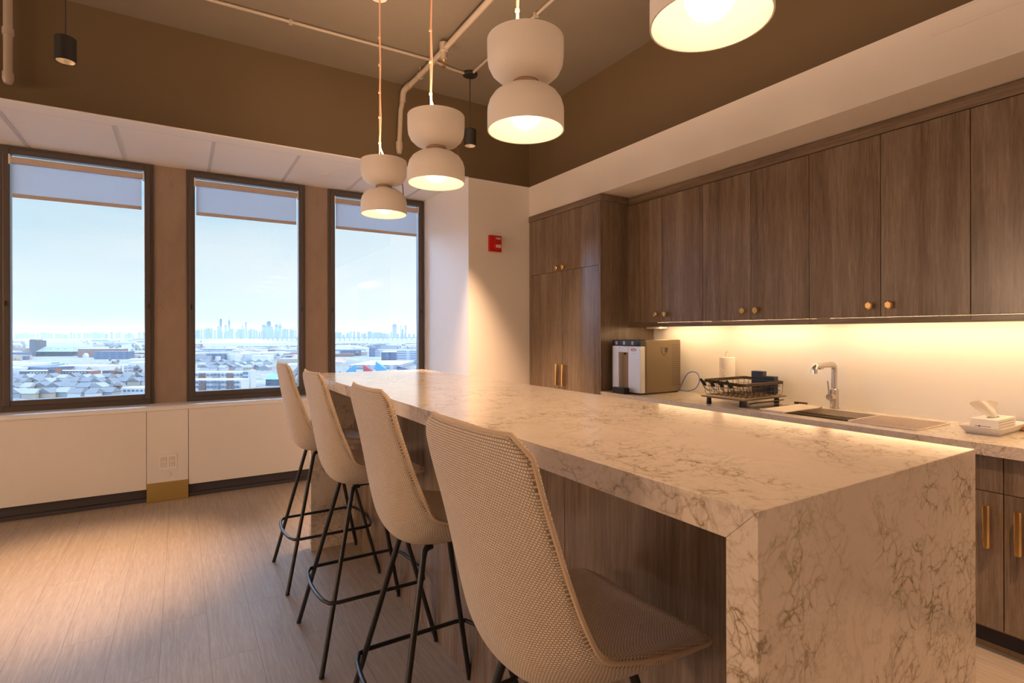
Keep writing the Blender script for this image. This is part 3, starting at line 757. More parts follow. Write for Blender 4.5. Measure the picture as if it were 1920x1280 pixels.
# drying mat
t = thing('drying_mat', (3.15, 1.31, KH), 'pale ribbed silicone drying mat lying beside the sink', 'drying mat')
def rrect(x0, x1, y0, y1, r, n=5):
    P = []
    for cx, cy, a0 in ((x1 - r, y1 - r, 0), (x0 + r, y1 - r, 90), (x0 + r, y0 + r, 180), (x1 - r, y0 + r, 270)):
        for k in range(n + 1): a = math.radians(a0 + 90 * k / n); P.append((cx + r * math.cos(a), cy + r * math.sin(a)))
    return P
mx0, mx1, my0, my1 = 2.962, 3.335, 1.152, 1.475
build('mat_base', MB().prism(rrect(mx0, mx1, my0, my1, .018), KH + .0003, KH + .004), M['smat'], t)
build('rim', MB().tube([(x, y, KH + .0045) for x, y in rrect(mx0 + .003, mx1 - .003, my0 + .003, my1 - .003, .016)], .0032, 8, True), M['smat'], t, smooth=True)
rb = MB(); k = 0
for i in range(26):
    for j in range(22):
        x = mx0 + .018 + i * .0137; y = my0 + .016 + j * .0139
        if x < mx1 - .014 and y < my1 - .014: rb.obox((x, y, KH + .0052), (.0036, .0036, 0), (-.0022, .0022, 0), (0, 0, .0016))
build('ridges', rb, M['smatr'], t)

# tray and tissue box
t = thing('serving_tray', (3.265, .96, KH), 'white square tray under the tissue box', 'tray')
m = MB()
def fr(cx, cy, pts):
    vs = []; fs = []
    for hx_, hy_, z in pts: vs += [(cx - hx_, cy - hy_, z), (cx + hx_, cy - hy_, z), (cx + hx_, cy + hy_, z), (cx - hx_, cy + hy_, z)]
    for i in range(len(pts) - 1):
        for k in range(4): l = (k + 1) % 4; fs.append((i * 4 + k, i * 4 + l, i * 4 + 4 + l, i * 4 + 4 + k))
    fs.append((3, 2, 1, 0)); q = (len(pts) - 1) * 4; fs.append((q, q + 1, q + 2, q + 3)); return vs, fs
vs, fs = fr(3.265, .962, [(.155, .058, KH + .0003), (.182, .080, KH + .036), (.178, .076, KH + .036), (.152, .056, KH + .005)]); m.add(vs, fs)
build('dish', m, M['plastic'], t, .0015)
t = thing('tissue_box', (3.245, .955, KH + .0053), 'white tissue box with a tissue poking out, standing in the white tray', 'tissue box')
bx0, bx1, by0, by1, bz0, bz1 = 3.125, 3.355, .912, 1.010, KH + .0055, KH + .068
build('carton', MB().box(bx0, bx1, by0, by1, bz0, bz1), M['paper'], t, .001)
pr = MB(); pr.box(bx0 - .0004, bx0, by0 + .022, by1 - .018, bz0 + .028, bz0 + .031).box(bx0 - .0004, bx0, by0 + .060, by0 + .068, bz0 + .026, bz0 + .034)
for k in range(11):
    for j in range(4): pr.box(bx0 + .02 + k * .018, bx0 + .028 + k * .018, by0 - .0004, by0, bz0 + .012 + j * .012, bz0 + .016 + j * .012)
build('print', pr, M['grey'], t)
build('slot', MB().prism([(3.24 + .06 * math.cos(a * PI / 8), .961 + .017 * math.sin(a * PI / 8)) for a in range(16)], bz1, bz1 + .0005), M['grey'], t)
ts = MB(); nn = 9
for i in range(nn):
    u = i / (nn - 1)
    for j in range(7):
        v = j / 6; a = (v - .5); z = bz1 + .080 * u + .008 * math.sin(v * 9)
        ts.v.append(V((3.235 + a * (.06 + .05 * u) - .02 * u, .957 + .034 * u + .014 * math.sin(v * 7 + u * 3) * (0.3 + u) - a * .05 * (.4 + u), z - .012 * u * abs(a) * 2)))
for i in range(nn - 1):
    for j in range(6): a = i * 7 + j; ts.f.append((a, a + 1, a + 8, a + 7))
o = build('tissue', ts, M['paper'], t, smooth=True); md = o.modifiers.new('thick', 'SOLIDIFY'); md.thickness = .001
md = o.modifiers.new('smooth', 'SUBSURF'); md.levels = 1; md.render_levels = 2
tag(build('wooden_dish', MB().lathe((3.40, .876, KH), [(0, .0003), (.034, .0003), (.037, .004), (.037, .016), (.034, .018), (0, .018)], 32), M['woodlight'], None, smooth='angle'), 'small round bamboo dish behind the tray at the right edge', 'dish')

# dish rack
rx0, rx1, ry0, ry1 = 2.955, 3.37, 2.075, 2.36
t = thing('dish_rack', (3.16, 2.22, KH), 'dark wire dish rack on short legs beside the sink', 'dish rack')
vs, fs = fr((rx0 + rx1) / 2, (ry0 + ry1) / 2, [((rx1 - rx0) / 2 + .012, (ry1 - ry0) / 2 + .012, .927), ((rx1 - rx0) / 2 + .02, (ry1 - ry0) / 2 + .02, .938), ((rx1 - rx0) / 2 + .016, (ry1 - ry0) / 2 + .016, .938), ((rx1 - rx0) / 2 + .008, (ry1 - ry0) / 2 + .008, .931)])
build('drip_tray', MB().add(vs, fs), plain('bronze tray', (.30, .22, .15), .4, .4), t, .001)
for x, y in ((2.985, 2.105), (2.965, 2.335), (3.35, 2.105), (3.35, 2.335)):
    build('leg', MB().lathe((x, y, KH), [(0, .0003), (.0165, .0003), (.0145, .044), (0, .044)], 18), M['blackm'], t, smooth='angle')
rz = 1.030
rail = [(x, y, rz - .006 * (1 if y < 2.2 else -1)) for x, y in rrect(rx0 - .008, rx1 + .008, ry0 - .008, ry1 + .008, .03)]
m = MB()
for dz in (-.006, 0, .006): m.tube([(x, y, z + dz) for x, y, z in rail], .0042, 8, True)
build('top_rail', m, M['rackwire'], t, smooth=True)
wr = MB(); zf = .944
for i in range(9):
    y = ry0 + (ry1 - ry0) * i / 8
    wr.tube([(rx0 - .005, y, rz), (rx0 + .006, y, zf + .012), (rx0 + .02, y, zf), (rx1 - .02, y, zf), (rx1 - .006, y, zf + .012), (rx1 + .005, y, rz)], .0018, 6)
for i in range(1, 7):
    x = rx0 + (rx1 - rx0) * i / 7
    wr.tube([(x, ry0 - .004, rz), (x, ry0 + .008, zf), (x, ry1 - .008, zf), (x, ry1 + .004, rz)], .0018, 6)
for zz in (.97, 1.0):
    wr.tube([(x, y, zz) for x, y in rrect(rx0 + .002, rx1 - .002, ry0 + .002, ry1 - .002, .025)], .0016, 6, True)
build('wire_basket', wr, M['rackwire'], t, smooth=True)
pg = MB()
for i in range(9):
    x = rx0 + .05 + i * .032
    for yy in (2.15, 2.22): pg.tube([(x, yy, zf), (x, yy + .004, zf + .04), (x + .012, yy + .004, zf + .04), (x + .012, yy, zf)], .0016, 6)
build('plate_prongs', pg, M['rackwire'], t, smooth=True)
for i in range(4):
    y = 2.345 - i * .066
    h = build('cup_holder', MB().tube([(rx0 + .012, y, .975), (rx0 - .016, y + .006, .99), (rx0 - .03, y + .012, 1.02)], .0028, 8), M['rackwire'], t, smooth=True)
    build('rubber_tip', MB().tube(spline([(rx0 - .004, y + .004, 1.004), (rx0 - .022, y + .014, 1.028), (rx0 - .036, y + .022, 1.048)], 3), [.0085, .0105, .0108, .0105, .0098, .0088, .0075], 12), M['blackm'], h, smooth='angle')
build('spout', MB().obox((3.16, 2.052, .912), (.14, 0, 0), (0, .03, -.008), (0, 0, .003)), M['rackwire'], t, .001)
t = thing('cutlery_caddy', (3.32, 2.17, .947), 'dark blue cutlery caddy standing in the right end of the dish rack', 'caddy')
cx0, cx1, cy0, cy1 = 3.19, 3.275, 2.085, 2.195
m = MB().extr([(2.09, .948), (2.255, .948), (2.255, 1.092), (2.172, 1.092), (2.172, 1.062), (2.09, 1.062)], 'x', 3.300, 3.345)
build('holder', m, M['navy'], t, .002)
m = MB()
for zz in (.965, .985, 1.005, 1.025, 1.045): m.box(3.2988, 3.3005, 2.094, 2.251, zz - .002, zz + .002)
build('ribs', m, M['blkgloss'], t)

t = thing('drain_board', (3.10, 1.99, KH), 'thin steel drip plate between the dish rack and the sink', 'drip plate')
build('plate', MB().box(2.935, 3.30, 1.955, 2.066, KH + .0003, KH + .004), M['steel'], t, .001)
build('lip', MB().box(2.935, 3.30, 1.952, 1.957, KH + .0003, KH + .009).box(2.932, 2.937, 1.952, 2.066, KH + .0003, KH + .007), M['steel'], t, .001)
t = thing('roll_up_mat', (3.1, 1.89, KH), 'pale rolled-rod drying mat with a wavy edge laid over the left end of the sink', 'drying mat')
m = MB()
for i in range(9): m.tube([(2.955, 1.955 - i * .0165, KH + .0056), (3.365, 1.955 - i * .0165, KH + .0056)], .0052, 8)
build('rods', m, M['smat'], t, smooth='angle')
for q in (2.95, 3.358): build('end_strip', MB().box(q, q + .012, 1.815, 1.962, KH + .0003, KH + .012), M['smat'], t, .002)
tag(build('scrubbing_brush', MB().obox((3.425, 1.985, KH + .008), (.007, 0, 0), (0, .042, 0), (0, 0, .0077)), M['rackwire'], None, .003), 'slim brown brush lying at the back of the worktop behind the sink', 'brush')

# kitchen roll
px_, py_ = 3.375, 2.50
t = thing('kitchen_roll_holder', (px_, py_, KH), 'steel kitchen roll holder with a looped rod behind the dish rack', 'kitchen roll holder')
build('base', MB().lathe((px_, py_, KH), [(0, .0003), (.07, .0003), (.07, .006), (.066, .009), (0, .009)], 36), M['steel'], t, smooth='angle')
loop = [(px_, py_ - .012, 1.165), (px_, py_ - .012, 1.20)] + [(px_, py_ - .012 * math.cos(a * PI / 8), 1.20 + .012 * math.sin(a * PI / 8)) for a in range(1, 8)] + [(px_, py_ + .012, 1.20), (px_, py_ + .012, 1.165)]
build('rod', MB().tube([(px_, py_, KH + .008), (px_, py_, 1.166)], .005, 10).tube(loop, .0022, 8).box(px_ - .006, px_ + .006, py_ - .014, py_ + .014, 1.162, 1.168), M['steel'], t, smooth='angle')
build('tension_arm', MB().tube(spline([(px_ - .064, py_ - .02, KH + .008), (px_ - .064, py_ - .02, 1.0), (px_ - .064, py_ - .024, 1.06), (px_ - .06, py_ - .0, 1.09), (px_ - .057, py_ + .012, 1.092)], 5), .002, 8), M['steel'], t, smooth=True)
o = build('kitchen_roll', MB().lathe((px_, py_, KH), [(.02, .0095), (.054, .0095), (.055, .012), (.055, .285), (.054, .288), (.02, .288), (.02, .0095)], 40), M['paper'], None, smooth='angle')
tag(o, 'white kitchen roll standing against the wall behind the dish rack', 'kitchen roll')

# water dispenser
t = thing('water_dispenser', (3.16, 3.06, KH), 'silver and bronze countertop water dispenser beside the tall cabinet', 'water dispenser')
dy0, dy1, dx0, dx1, dz = 2.915, 3.225, 2.955, 3.36, 1.298
def rot(o): return o
build('casing', MB().box(dx0 + .02, dx1, dy0, dy1, KH + .008, dz), M['dispb'], t, .006)
build('feet', MB().box(dx0 + .03, dx1 - .02, dy0 + .01, dy1 - .01, KH + .0003, KH + .009), M['blackm'], t)
build('side_cover', MB().box(dx0 + .03, dx1 - .004, dy0 - .003, dy0 + .001, KH + .02, dz - .014), M['dispb'], t, .001)
sl = MB()
for k in range(22): sl.box(dx1 - .10, dx1 - .006, dy0 - .0036, dy0 - .0028, KH + .06 + k * .015, KH + .0625 + k * .015)
build('vent_slots', sl, M['kick'], t)
ax0, ax1 = 3.045, 3.150   # alcove along y
zf0, zf1 = KH + .012, 1.250
fp = MB().box(dx0 - .03, dx0 + .021, dy0 + .002, ax0, zf0, zf1).box(dx0 - .03, dx0 + .021, ax1, dy1 - .002, zf0, zf1).box(dx0 - .03, dx0 + .021, ax0, ax1, 1.20, zf1).box(dx0 - .03, dx0 + .021, ax0, ax1, zf0, zf0 + .03)
build('front_panel', fp, M['silver'], t, .004)
build('alcove', MB().box(dx0 + .012, dx0 + .022, ax0, ax1, zf0 + .03, 1.20), plain('alcove lining', (.42, .32, .24), .3, .4), t)
build('control_panel', MB().box(dx0 - .028, dx0 + .022, dy0 + .002, dy1 - .002, zf1 + .001, dz - .001), M['blkgloss'], t, .003)
gk = plain('grey key', (.42, .42, .46), .3)
for y in (3.00, 3.09, 3.175): build('button', MB().box(dx0 - .0292, dx0 - .0278, y - .011, y + .011, zf1 + .010, zf1 + .036), gk, t, .0005)
build('nozzle', MB().cyl((dx0 - .012, (ax0 + ax1) / 2), .007, 1.182, 1.202, 14), M['blkgloss'], t, smooth='angle')
build('drip_tray', MB().box(dx0 - .085, dx0 - .028, ax0 - .012, ax1 + .015, KH + .0003, KH + .045).box(dx0 - .08, dx0 - .03, ax0 - .006, ax1 + .009, KH + .045, KH + .048), M['blkgloss'], t, .004)
em = MB(); ex, ez = 3.175, 1.205; yy = dy0 - .004
outl = [(-.036, .03), (.036, .03), (.034, .008), (.02, -.016), (0, -.03), (-.02, -.016), (-.034, .008)]
em.tube([(ex + a, yy, ez + b) for a, b in outl], .0014, 6, True)
for q in (0, .014): em.add([(ex + .006 + q, yy - .001, ez + .028), (ex + .017 + q, yy - .001, ez + .028), (ex + .013 + q, yy - .001, ez + .0), (ex + .004 + q, yy - .001, ez - .006)], [(0, 1, 2, 3)])
build('shield_emblem', em, M['blackm'], t)
em = MB(); exf = dx0 - .0305
for rr, zz in ((.028, 0), (.022, .002)):
    em.tube([(exf, 2.985 + rr * math.cos(a * PI / 10), 1.222 + rr * .42 * math.sin(a * PI / 10)) for a in range(20)], .0007, 5, True)
for k in range(6): em.tube([(exf, 3.009 - k * .0085, 1.219 + .003 * (k % 2)), (exf, 3.006 - k * .0085, 1.226), (exf, 3.003 - k * .0085, 1.219)], .0008, 5)
for k in range(4): em.tube([(exf, 2.999 - k * .0085, 1.195), (exf, 2.994 - k * .0085, 1.197)], .001, 5)
build('sticker', em, M['red'], t)
t = build('water_hose', MB().tube(spline([(3.37, 2.97, KH + .02), (3.395, 2.965, KH + .012), (3.40, 2.945, .93), (3.405, 2.88, 1.03), (3.405, 2.80, 1.043), (3.405, 2.768, .99), (3.405, 2.80, .925), (3.40, 2.87, KH + .010), (3.40, 2.95, KH + .008), (3.385, 2.985, KH + .010)], 8), .0042, 10), M['blue'], None, smooth=True)
tag(t, 'loop of thin blue water hose behind the dispenser', 'hose')
tag(build('cabinet_light_driver', MB().box(3.36, 3.45, 3.13, 3.285, ZU0 - .014, ZU0 + .0335), M['plastic'], None, .002), 'small white driver box under the wall cabinet beside the tall cabinet', 'driver box')
for i in range(3):
    y1, y0 = (TY - .16, 2.552, 1.787)[i] - .04, (2.552, 1.787, .30)[i] + .04
    t = thing('under_cabinet_light', (3.36, (y0 + y1) / 2, ZU0 + .020), 'slim warm light bar under the ' + ('first', 'second', 'third and fourth')[i] + ' wall cabinets from the tall cabinet', 'light bar', 'light bars under the wall cabinets')
    build('channel', MB().box(3.315, 3.345, y0, y1, ZU0 + .026, ZU0 + .0338), M['steel'], t)
    build('diffuser', MB().box(3.318, 3.342, y0 + .004, y1 - .004, ZU0 + .020, ZU0 + .0258), M['led'], t)

# ================================================================== OUTSIDE: the city below the windows
GZ = -50.0
def gp(u, v):
    """point of the ground seen past a given direction, returns (x, y, depth)"""
    d = -(GZ - CAM_H) * F_PX / (v - HY); a = (u - 960) / F_PX
    return (a * cy_ + sy_) * d, (-a * sy_ + cy_) * d, d
RT, FW = V((cy_, -sy_, 0)), V((sy_, cy_, 0))
def city_mat(name, wall, win=None, sx=6, sz=3.4, rough=.7):
    m, nt, b = new_mat(name)
    if win is None:
        n = noise(nt, coords(nt), .03, 3)
        L(nt, mix(nt, n, tuple(x * .85 for x in wall), tuple(min(1, x * 1.12) for x in wall)), b.inputs['Base Color'])
    else:
        v = coords(nt, (1, 1, 1)); sp = N(nt, 'ShaderNodeSeparateXYZ'); L(nt, v, sp.inputs[0]); cb = N(nt, 'ShaderNodeCombineXYZ')
        L(nt, math_(nt, 'ADD', sp.outputs[0], sp.outputs[1]), cb.inputs[0]); L(nt, sp.outputs[2], cb.inputs[1])
        br = N(nt, 'ShaderNodeTexBrick', offset=0); br.inputs['Scale'].default_value = 1; br.inputs['Brick Width'].default_value = sx; br.inputs['Row Height'].default_value = sz
        br.inputs['Mortar Size'].default_value = sz * .24; br.inputs['Color1'].default_value = col(win); br.inputs['Color2'].default_value = col(win); br.inputs['Mortar'].default_value = col(wall)
        L(nt, cb.outputs[0], br.inputs['Vector']); L(nt, br.outputs['Color'], b.inputs['Base Color'])
    b.inputs['Roughness'].default_value = rough; b.inputs['Specular IOR Level'].default_value = .2
    return m
M['globe'] = emit('opal fill globe', (1.0, .66, .43), FILL_LEFT * K[3])  # emission of the added, unseen globes that fill the room
M['globe2'] = emit('opal fill globe rear', (1.0, .66, .43), FILL_REAR * K[4])
CM = {
 'white': city_mat('pale render', (0.240, 0.237, 0.231)), 'grey': city_mat('grey cladding', (0.126, 0.129, 0.135)), 'brick': city_mat('red brick', (0.102, 0.048, 0.033)),
 'darkb': city_mat('dark brick', (0.039, 0.036, 0.042)), 'slate': city_mat('slate roof', (0.072, 0.075, 0.081)), 'tan': city_mat('tan stucco', (0.174, 0.144, 0.114)),
 'blue': city_mat('blue curtain wall', (0.048, 0.090, 0.150), (0.024, 0.054, 0.108), 9, 5), 'tower': city_mat('glass tower', (.020, .040, .062), (.012, .026, .045), 12, 14),
 'tower2': city_mat('stone tower', (.040, .052, .070), (.02, .03, .045), 12, 14), 'roofw': city_mat('white flat roof', (0.258, 0.258, 0.255)), 'green': city_mat('green metal roof', (0.090, 0.168, 0.132)),
 'red': city_mat('red panel', (0.225, 0.030, 0.030)), 'cyan': city_mat('light blue panel', (0.042, 0.144, 0.234)), 'office': city_mat('dark blue office', (0.048, 0.060, 0.090), (0.021, 0.033, 0.060), 5, 4),
 'offw': city_mat('pale office', (0.186, 0.192, 0.204), (0.066, 0.084, 0.114), 9, 4), 'win': city_mat('window pane far', (0.048, 0.066, 0.090)), 'copper': city_mat('pale grey green roof', (0.120, 0.132, 0.120))}
def cbox(mb, u0, u1, vb, vt, dep, d=None, zoff=0, th=None):
    """box whose front stands where the photo shows it"""
    if d is None: d = gp(0, vb)[2]
    a0, a1 = (u0 - 960) / F_PX * d, (u1 - 960) / F_PX * d
    z1 = CAM_H - (vt - HY) * d / F_PX; z0 = GZ + zoff if th is None else z1 - th
    p = RT * a0 + FW * d; w = RT * (a1 - a0); q = FW * dep
    vs = [p, p + w, p + w + q, p + q]; vs = [V((t.x, t.y, z0)) for t in vs] + [V((t.x, t.y, z1)) for t in vs]
    return mb.add(vs, [(3, 2, 1, 0), (4, 5, 6, 7), (0, 1, 5, 4), (1, 2, 6, 5), (2, 3, 7, 6), (3, 0, 4, 7)])
def cgable(mb, u0, u1, vb, ve, vr, dep, d, over=1.0, along=True):
    """pitched roof; ridge across the view when along"""
    a0, a1 = (u0 - 960) / F_PX * d - over, (u1 - 960) / F_PX * d + over
    ze = CAM_H - (ve - HY) * d / F_PX; zr = CAM_H - (vr - HY) * d / F_PX
    f0, f1 = d - over, d + dep + over; P = lambda a, f, z: (RT.x * a + FW.x * f, RT.y * a + FW.y * f, z)
    if along:
        am = (f0 + f1) / 2; i = (a1 - a0) * .12
        vs = [P(a0, f0, ze), P(a1, f0, ze), P(a1, f1, ze), P(a0, f1, ze), P(a0 + i, am, zr), P(a1 - i, am, zr)]
        fs = [(0, 1, 5, 4), (1, 2, 5), (2, 3, 4, 5), (3, 0, 4), (3, 2, 1, 0)]
    else:
        am = (a0 + a1) / 2
        vs = [P(a0, f0, ze), P(a1, f0, ze), P(a1, f1, ze), P(a0, f1, ze), P(am, f0, zr), P(am, f1, zr)]
        fs = [(0, 1, 4), (1, 2, 5, 4), (2, 3, 5), (3, 0, 4, 5), (3, 2, 1, 0)]
    return mb.add(vs, fs)
# ground
gm, nt, b = new_mat('city ground'); v = coords(nt, (1, 1, 1))
vo = N(nt, 'ShaderNodeTexVoronoi'); vo.inputs['Scale'].default_value = .022; L(nt, v, vo.inputs['Vector'])
c = ramp(nt, math_(nt, 'FRACT', math_(nt, 'MULTIPLY', vo.outputs['Distance'], 7.3)), [(0, (0.102, 0.099, 0.090)), (.3, (0.150, 0.141, 0.126)), (.5, (0.198, 0.198, 0.198)), (.7, (0.120, 0.120, 0.108)), (1, (0.090, 0.093, 0.102))])
n1 = noise(nt, v, .004, 5, .6); n2 = noise(nt, v, .06, 4, .7)
c = mix(nt, ramp(nt, n1, [(.45, (0, 0, 0)), (.6, (1, 1, 1))]), c, mix(nt, n2, (0.078, 0.072, 0.060), (0.156, 0.141, 0.114)))
L(nt, c, b.inputs['Base Color']); b.inputs['Roughness'].default_value = 1; b.inputs['Specular IOR Level'].default_value = 0
struct('ground', MB().box(-9000, 16000, 60, 16000, GZ - 3, GZ), gm)
# haze in the air over the city
hm = bpy.data.materials.new('haze'); hm.use_nodes = True; nt = hm.node_tree; nt.nodes.remove(nt.nodes['Principled BSDF'])
vs_ = N(nt, 'ShaderNodeVolumeScatter'); vs_.inputs['Color'].default_value = (.80, .92, 1.0, 1); vs_.inputs['Density'].default_value = .00005; vs_.inputs['Anisotropy'].default_value = .2
L(nt, vs_.outputs[0], nt.nodes['Material Output'].inputs['Volume'])
o = build('haze', MB().box(-7000, 12000, 260, 14000, GZ - 1, 70), hm); o['kind'] = 'stuff'; tag(o, 'thin pale haze hanging over the city outside', 'haze')

used = []
def city(name, label, cat, group=None, loc=(0, 0)):
    used.append(loc[:2]); return thing(name, (loc[0], loc[1], GZ), label, cat, group)
def ctr(u0, u1, v): return gp((u0 + u1) / 2, v)
# church-like hall with a square tower
t = city('brick_hall', 'long dark brick hall with a square corner tower seen through the first window', 'building', None, ctr(55, 145, 666))
d = gp(0, 666)[2]
m = MB(); cbox(m, 55, 67, 666, 636, 14); cbox(m, 68, 79, 660, 636, 12, gp(0, 664)[2]); build('tower', m, CM['darkb'], t)
for u in (55.5, 58.5, 62, 65, 69, 73, 77): build('pinnacle', cbox(MB(), u, u + 1.2, 666, 633.8, 3, None, th=2.8), CM['brick'], t)
build('nave', cbox(MB(), 68, 136, 665.5, 657, 25), CM['darkb'], t); build('roof', cgable(MB(), 68, 136, 665, 657, 647.6, 26, d), CM['copper'], t)
for u in (79, 93, 107, 121):
    build('dormer', cgable(cbox(MB(), u, u + 3.5, 664, 652.4, 8, d + 6, th=4), u, u + 3.5, 664, 652.4, 651, 8, d + 6, .3, False), CM['slate'], t)
t = city('school_building', 'flat-roofed brick block behind the hall with the tower', 'building', None, ctr(150, 240, 671))
build('wall', cbox(MB(), 176, 239, 671.5, 657, 20), CM['office'], t); build('wing', cbox(MB(), 146, 228, 668, 652, 20), CM['brick'], t)
build('roof', cbox(MB(), 146, 228, 668, 651.6, 20, gp(0, 668)[2] + .01, th=.5), CM['roofw'], t); build('gable_porch', cgable(cbox(MB(), 155, 161, 670.5, 665, 8), 155, 161, 670.5, 665, 660, 8, gp(0, 670.5)[2], .4, False), CM['white'], t)
t = city('slab_block', 'big blue office slab on the horizon in the first window', 'building', None, ctr(160, 184, 632))
build('wall', cbox(MB(), 160, 184, 632, 621.6, 60), CM['blue'], t); build('roof_plant', cbox(MB(), 175, 179, 632, 619.6, 40, None, th=14), CM['blue'], t)
# dark brick block with two wings
t = city('brick_apartment_block', 'long dark brick block with a central stair tower and rows of small windows', 'building', None, ctr(36, 168, 706))
build('wall', cbox(MB(), 36, 166, 706, 693.6, 14), CM['darkb'], t); build('stair_tower', cbox(MB(), 90, 103, 707, 690, 10), CM['darkb'], t)
build('corner_pier', cbox(MB(), 101.5, 104, 707.4, 688.6, 8), CM['brick'], t); build('end_wall', cbox(MB(), 165, 172, 706.5, 693.5, 14), CM['brick'], t)
build('roof', cbox(MB(), 35.5, 166.5, 705.9, 692.7, 14, None, th=.5), CM['roofw'], t)
for u in list(range(56, 90, 6)) + list(range(110, 164, 6)):
    for vt in (695.6, 701.6):
        if vt > 700 and u > 130: continue
        w = MB(); dd = gp(0, 706)[2] - .25; zt = CAM_H - (vt - HY) * dd / F_PX
        a0 = (u - 960) / F_PX * dd; p = RT * a0 + FW * dd; q = RT * 1.9
        w.obox(V((p.x, p.y, zt - .6)) + q / 2, q / 2, FW * .12, (0, 0, .55)); build('window', w, CM['white'], t)
t = city('red_shop', 'small red brick building right of the long dark block', 'building', None, ctr(192, 214, 702))
build('wall', cbox(MB(), 192, 206, 703, 693, 12), CM['darkb'], t); build('end_wall', cbox(MB(), 206, 213, 703.4, 692.6, 12), CM['brick'], t)
t = city('white_terrace', 'white flat-roofed terrace in the lower right corner of the first window', 'building', None, ctr(228, 274, 736))
build('wall', cbox(MB(), 229, 300, 738, 725, 12), CM['white'], t)
for u in range(233, 276, 8):
    w = MB(); dd = gp(0, 738)[2] - .2; zt = CAM_H - (728.5 - HY) * dd / F_PX; p = RT * ((u - 960) / F_PX * dd) + FW * dd
    w.obox((p.x, p.y, zt - .8), RT * 1.1, FW * .12, (0, 0, .8)); build('window', w, CM['win'], t)
# houses
rnd = random.Random(3)
def house(u, v, w, label, group, rm, along):
    d = gp(0, v)[2]; t = city('house', label, 'house', group, gp(u, v)); hv = 4.2 * F_PX / d; rv = 3.6 * F_PX / d
    build('walls', cbox(MB(), u - w / 2, u + w / 2, v, v - hv, 10), CM[rnd.choice(['white', 'tan', 'grey', 'white'])], t)
    build('roof', cgable(MB(), u - w / 2, u + w / 2, v, v - hv, v - hv - rv, 10, d, .6, along), CM[rm], t)
for row, (v, w) in enumerate(((712, 19), (721, 22), (731, 25), (744, 27))):
    for k in range(13):
        u = 10 + k * (w + 1.5) + row * 5 + rnd.uniform(-2, 2)
        if u > 300 or (u > 215 and v > 725): continue
        house(u, v + rnd.uniform(-1.5, 1.5), w * rnd.uniform(.75, 1.1), 'grey-roofed house in the rows below the first window', 'grey-roofed houses below the first window', 'slate' if rnd.random() < .75 else 'grey', rnd.random() < .55)
for row, (v, w) in enumerate(((681, 13), (687, 14), (693, 15))):
    for k in range(12):
        u = 372 + k * (w + 1.2) + row * 5
        if u > 500: continue
        house(u, v + rnd.uniform(-1, 1), w, 'small grey-roofed house in the streets behind the white apartment blocks', 'grey-roofed houses in the middle window', 'slate' if rnd.random() < .6 else 'grey', rnd.random() < .5)
# white apartment blocks in the middle window
for nm, u0, u1, vb, vt, step in (('rear white apartment block with grey and brick bays in the middle window', 358, 466, 712, 696.5, 11), ('front white apartment block at the bottom of the middle window', 358, 452, 734, 710.5, 11)):
    t = city('apartment_block', nm, 'building', None, ctr(u0, u1, vb)); d = gp(0, vb)[2]
    build('wall', cbox(MB(), u0, u1, vb, vt, 14), CM['white'], t); build('roof', cbox(MB(), u0 - .5, u1 + .5, vb - .1, vt - .5, 14, None, th=.5), CM['roofw'], t)
    for k, u in enumerate(range(u0 + 14, u1 - 12, 26)):
        build('bay', cbox(MB(), u, u + 12, vb, vt + 1.6, 4, d - 1.2), CM['grey' if k % 2 else 'brick'], t)
    for u in range(u0 + 3, u1 - 3, 7):
        for vz in ([vt + 4.5] if vb < 720 else [vt + 4.5, vt + 13]):
            w = MB(); dd = d - 1.35; p = RT * ((u - 960) / F_PX * dd) + FW * dd
            w.obox((p.x, p.y, CAM_H - (vz - HY) * dd / F_PX), RT * 1.2, FW * .2, (0, 0, .85)); build('window', w, CM['win'], t)
t = city('white_tower_house', 'narrow white stair tower at the right end of the apartment blocks', 'building', None, ctr(456, 476, 728))
build('wall', cbox(MB(), 455, 465, 726, 694.5, 10), CM['offw'], t); build('corner', cbox(MB(), 465, 470, 726.4, 692.8, 10), CM['white'], t)
t = city('green_roof_house', 'house with a green metal roof beside the farthest stool', 'building', None, ctr(498, 530, 722)); d = gp(0, 722)[2]
build('walls', cbox(MB(), 498, 530, 722, 710, 16), CM['office'], t); build('roof', cgable(MB(), 498, 530, 722, 710, 700, 16, d, .8), CM['green'], t)
# mound and viaduct
mm = MB(); n = 40; c0 = gp(455, 641); hw_ = 75 * c0[2] / F_PX
rows = []
for j in range(9):
    for i in range(n + 1):
        a = -1 + 2 * i / n; bq = -1 + 2 * j / 8
        h = max(0, 1 - a * a) ** 1.1 * max(0, 1 - bq * bq) * 20 * (1 + .12 * math.sin(i * 1.7 + j)); p = RT * (a * hw_ + (455 - 960) / F_PX * c0[2]) + FW * (c0[2] + bq * 160)
        mm.v.append(V((p.x, p.y, GZ + h)))
for j in range(8):
    for i in range(n): a = j * (n + 1) + i; mm.f.append((a, a + 1, a + n + 2, a + n + 1))
struct('hill', mm, city_mat('dry grass', (.20, .155, .10)))
t = city('viaduct', 'road viaduct on piers crossing behind the mound', 'bridge', None, ctr(560, 700, 640)); d = gp(0, 638)[2]
m = MB(); cbox(m, 488, 780, 638, 631.4, 18, d, 0); m.v = [V((p.x, p.y, max(p.z, CAM_H - (632.6 - HY) * d / F_PX))) for p in m.v]; build('deck', m, CM['slate'], t)
for u in range(492, 780, 9): build('pier', cbox(MB(), u, u + 1.2, 638, 632.6, 10, d + 3), CM['grey'], t)
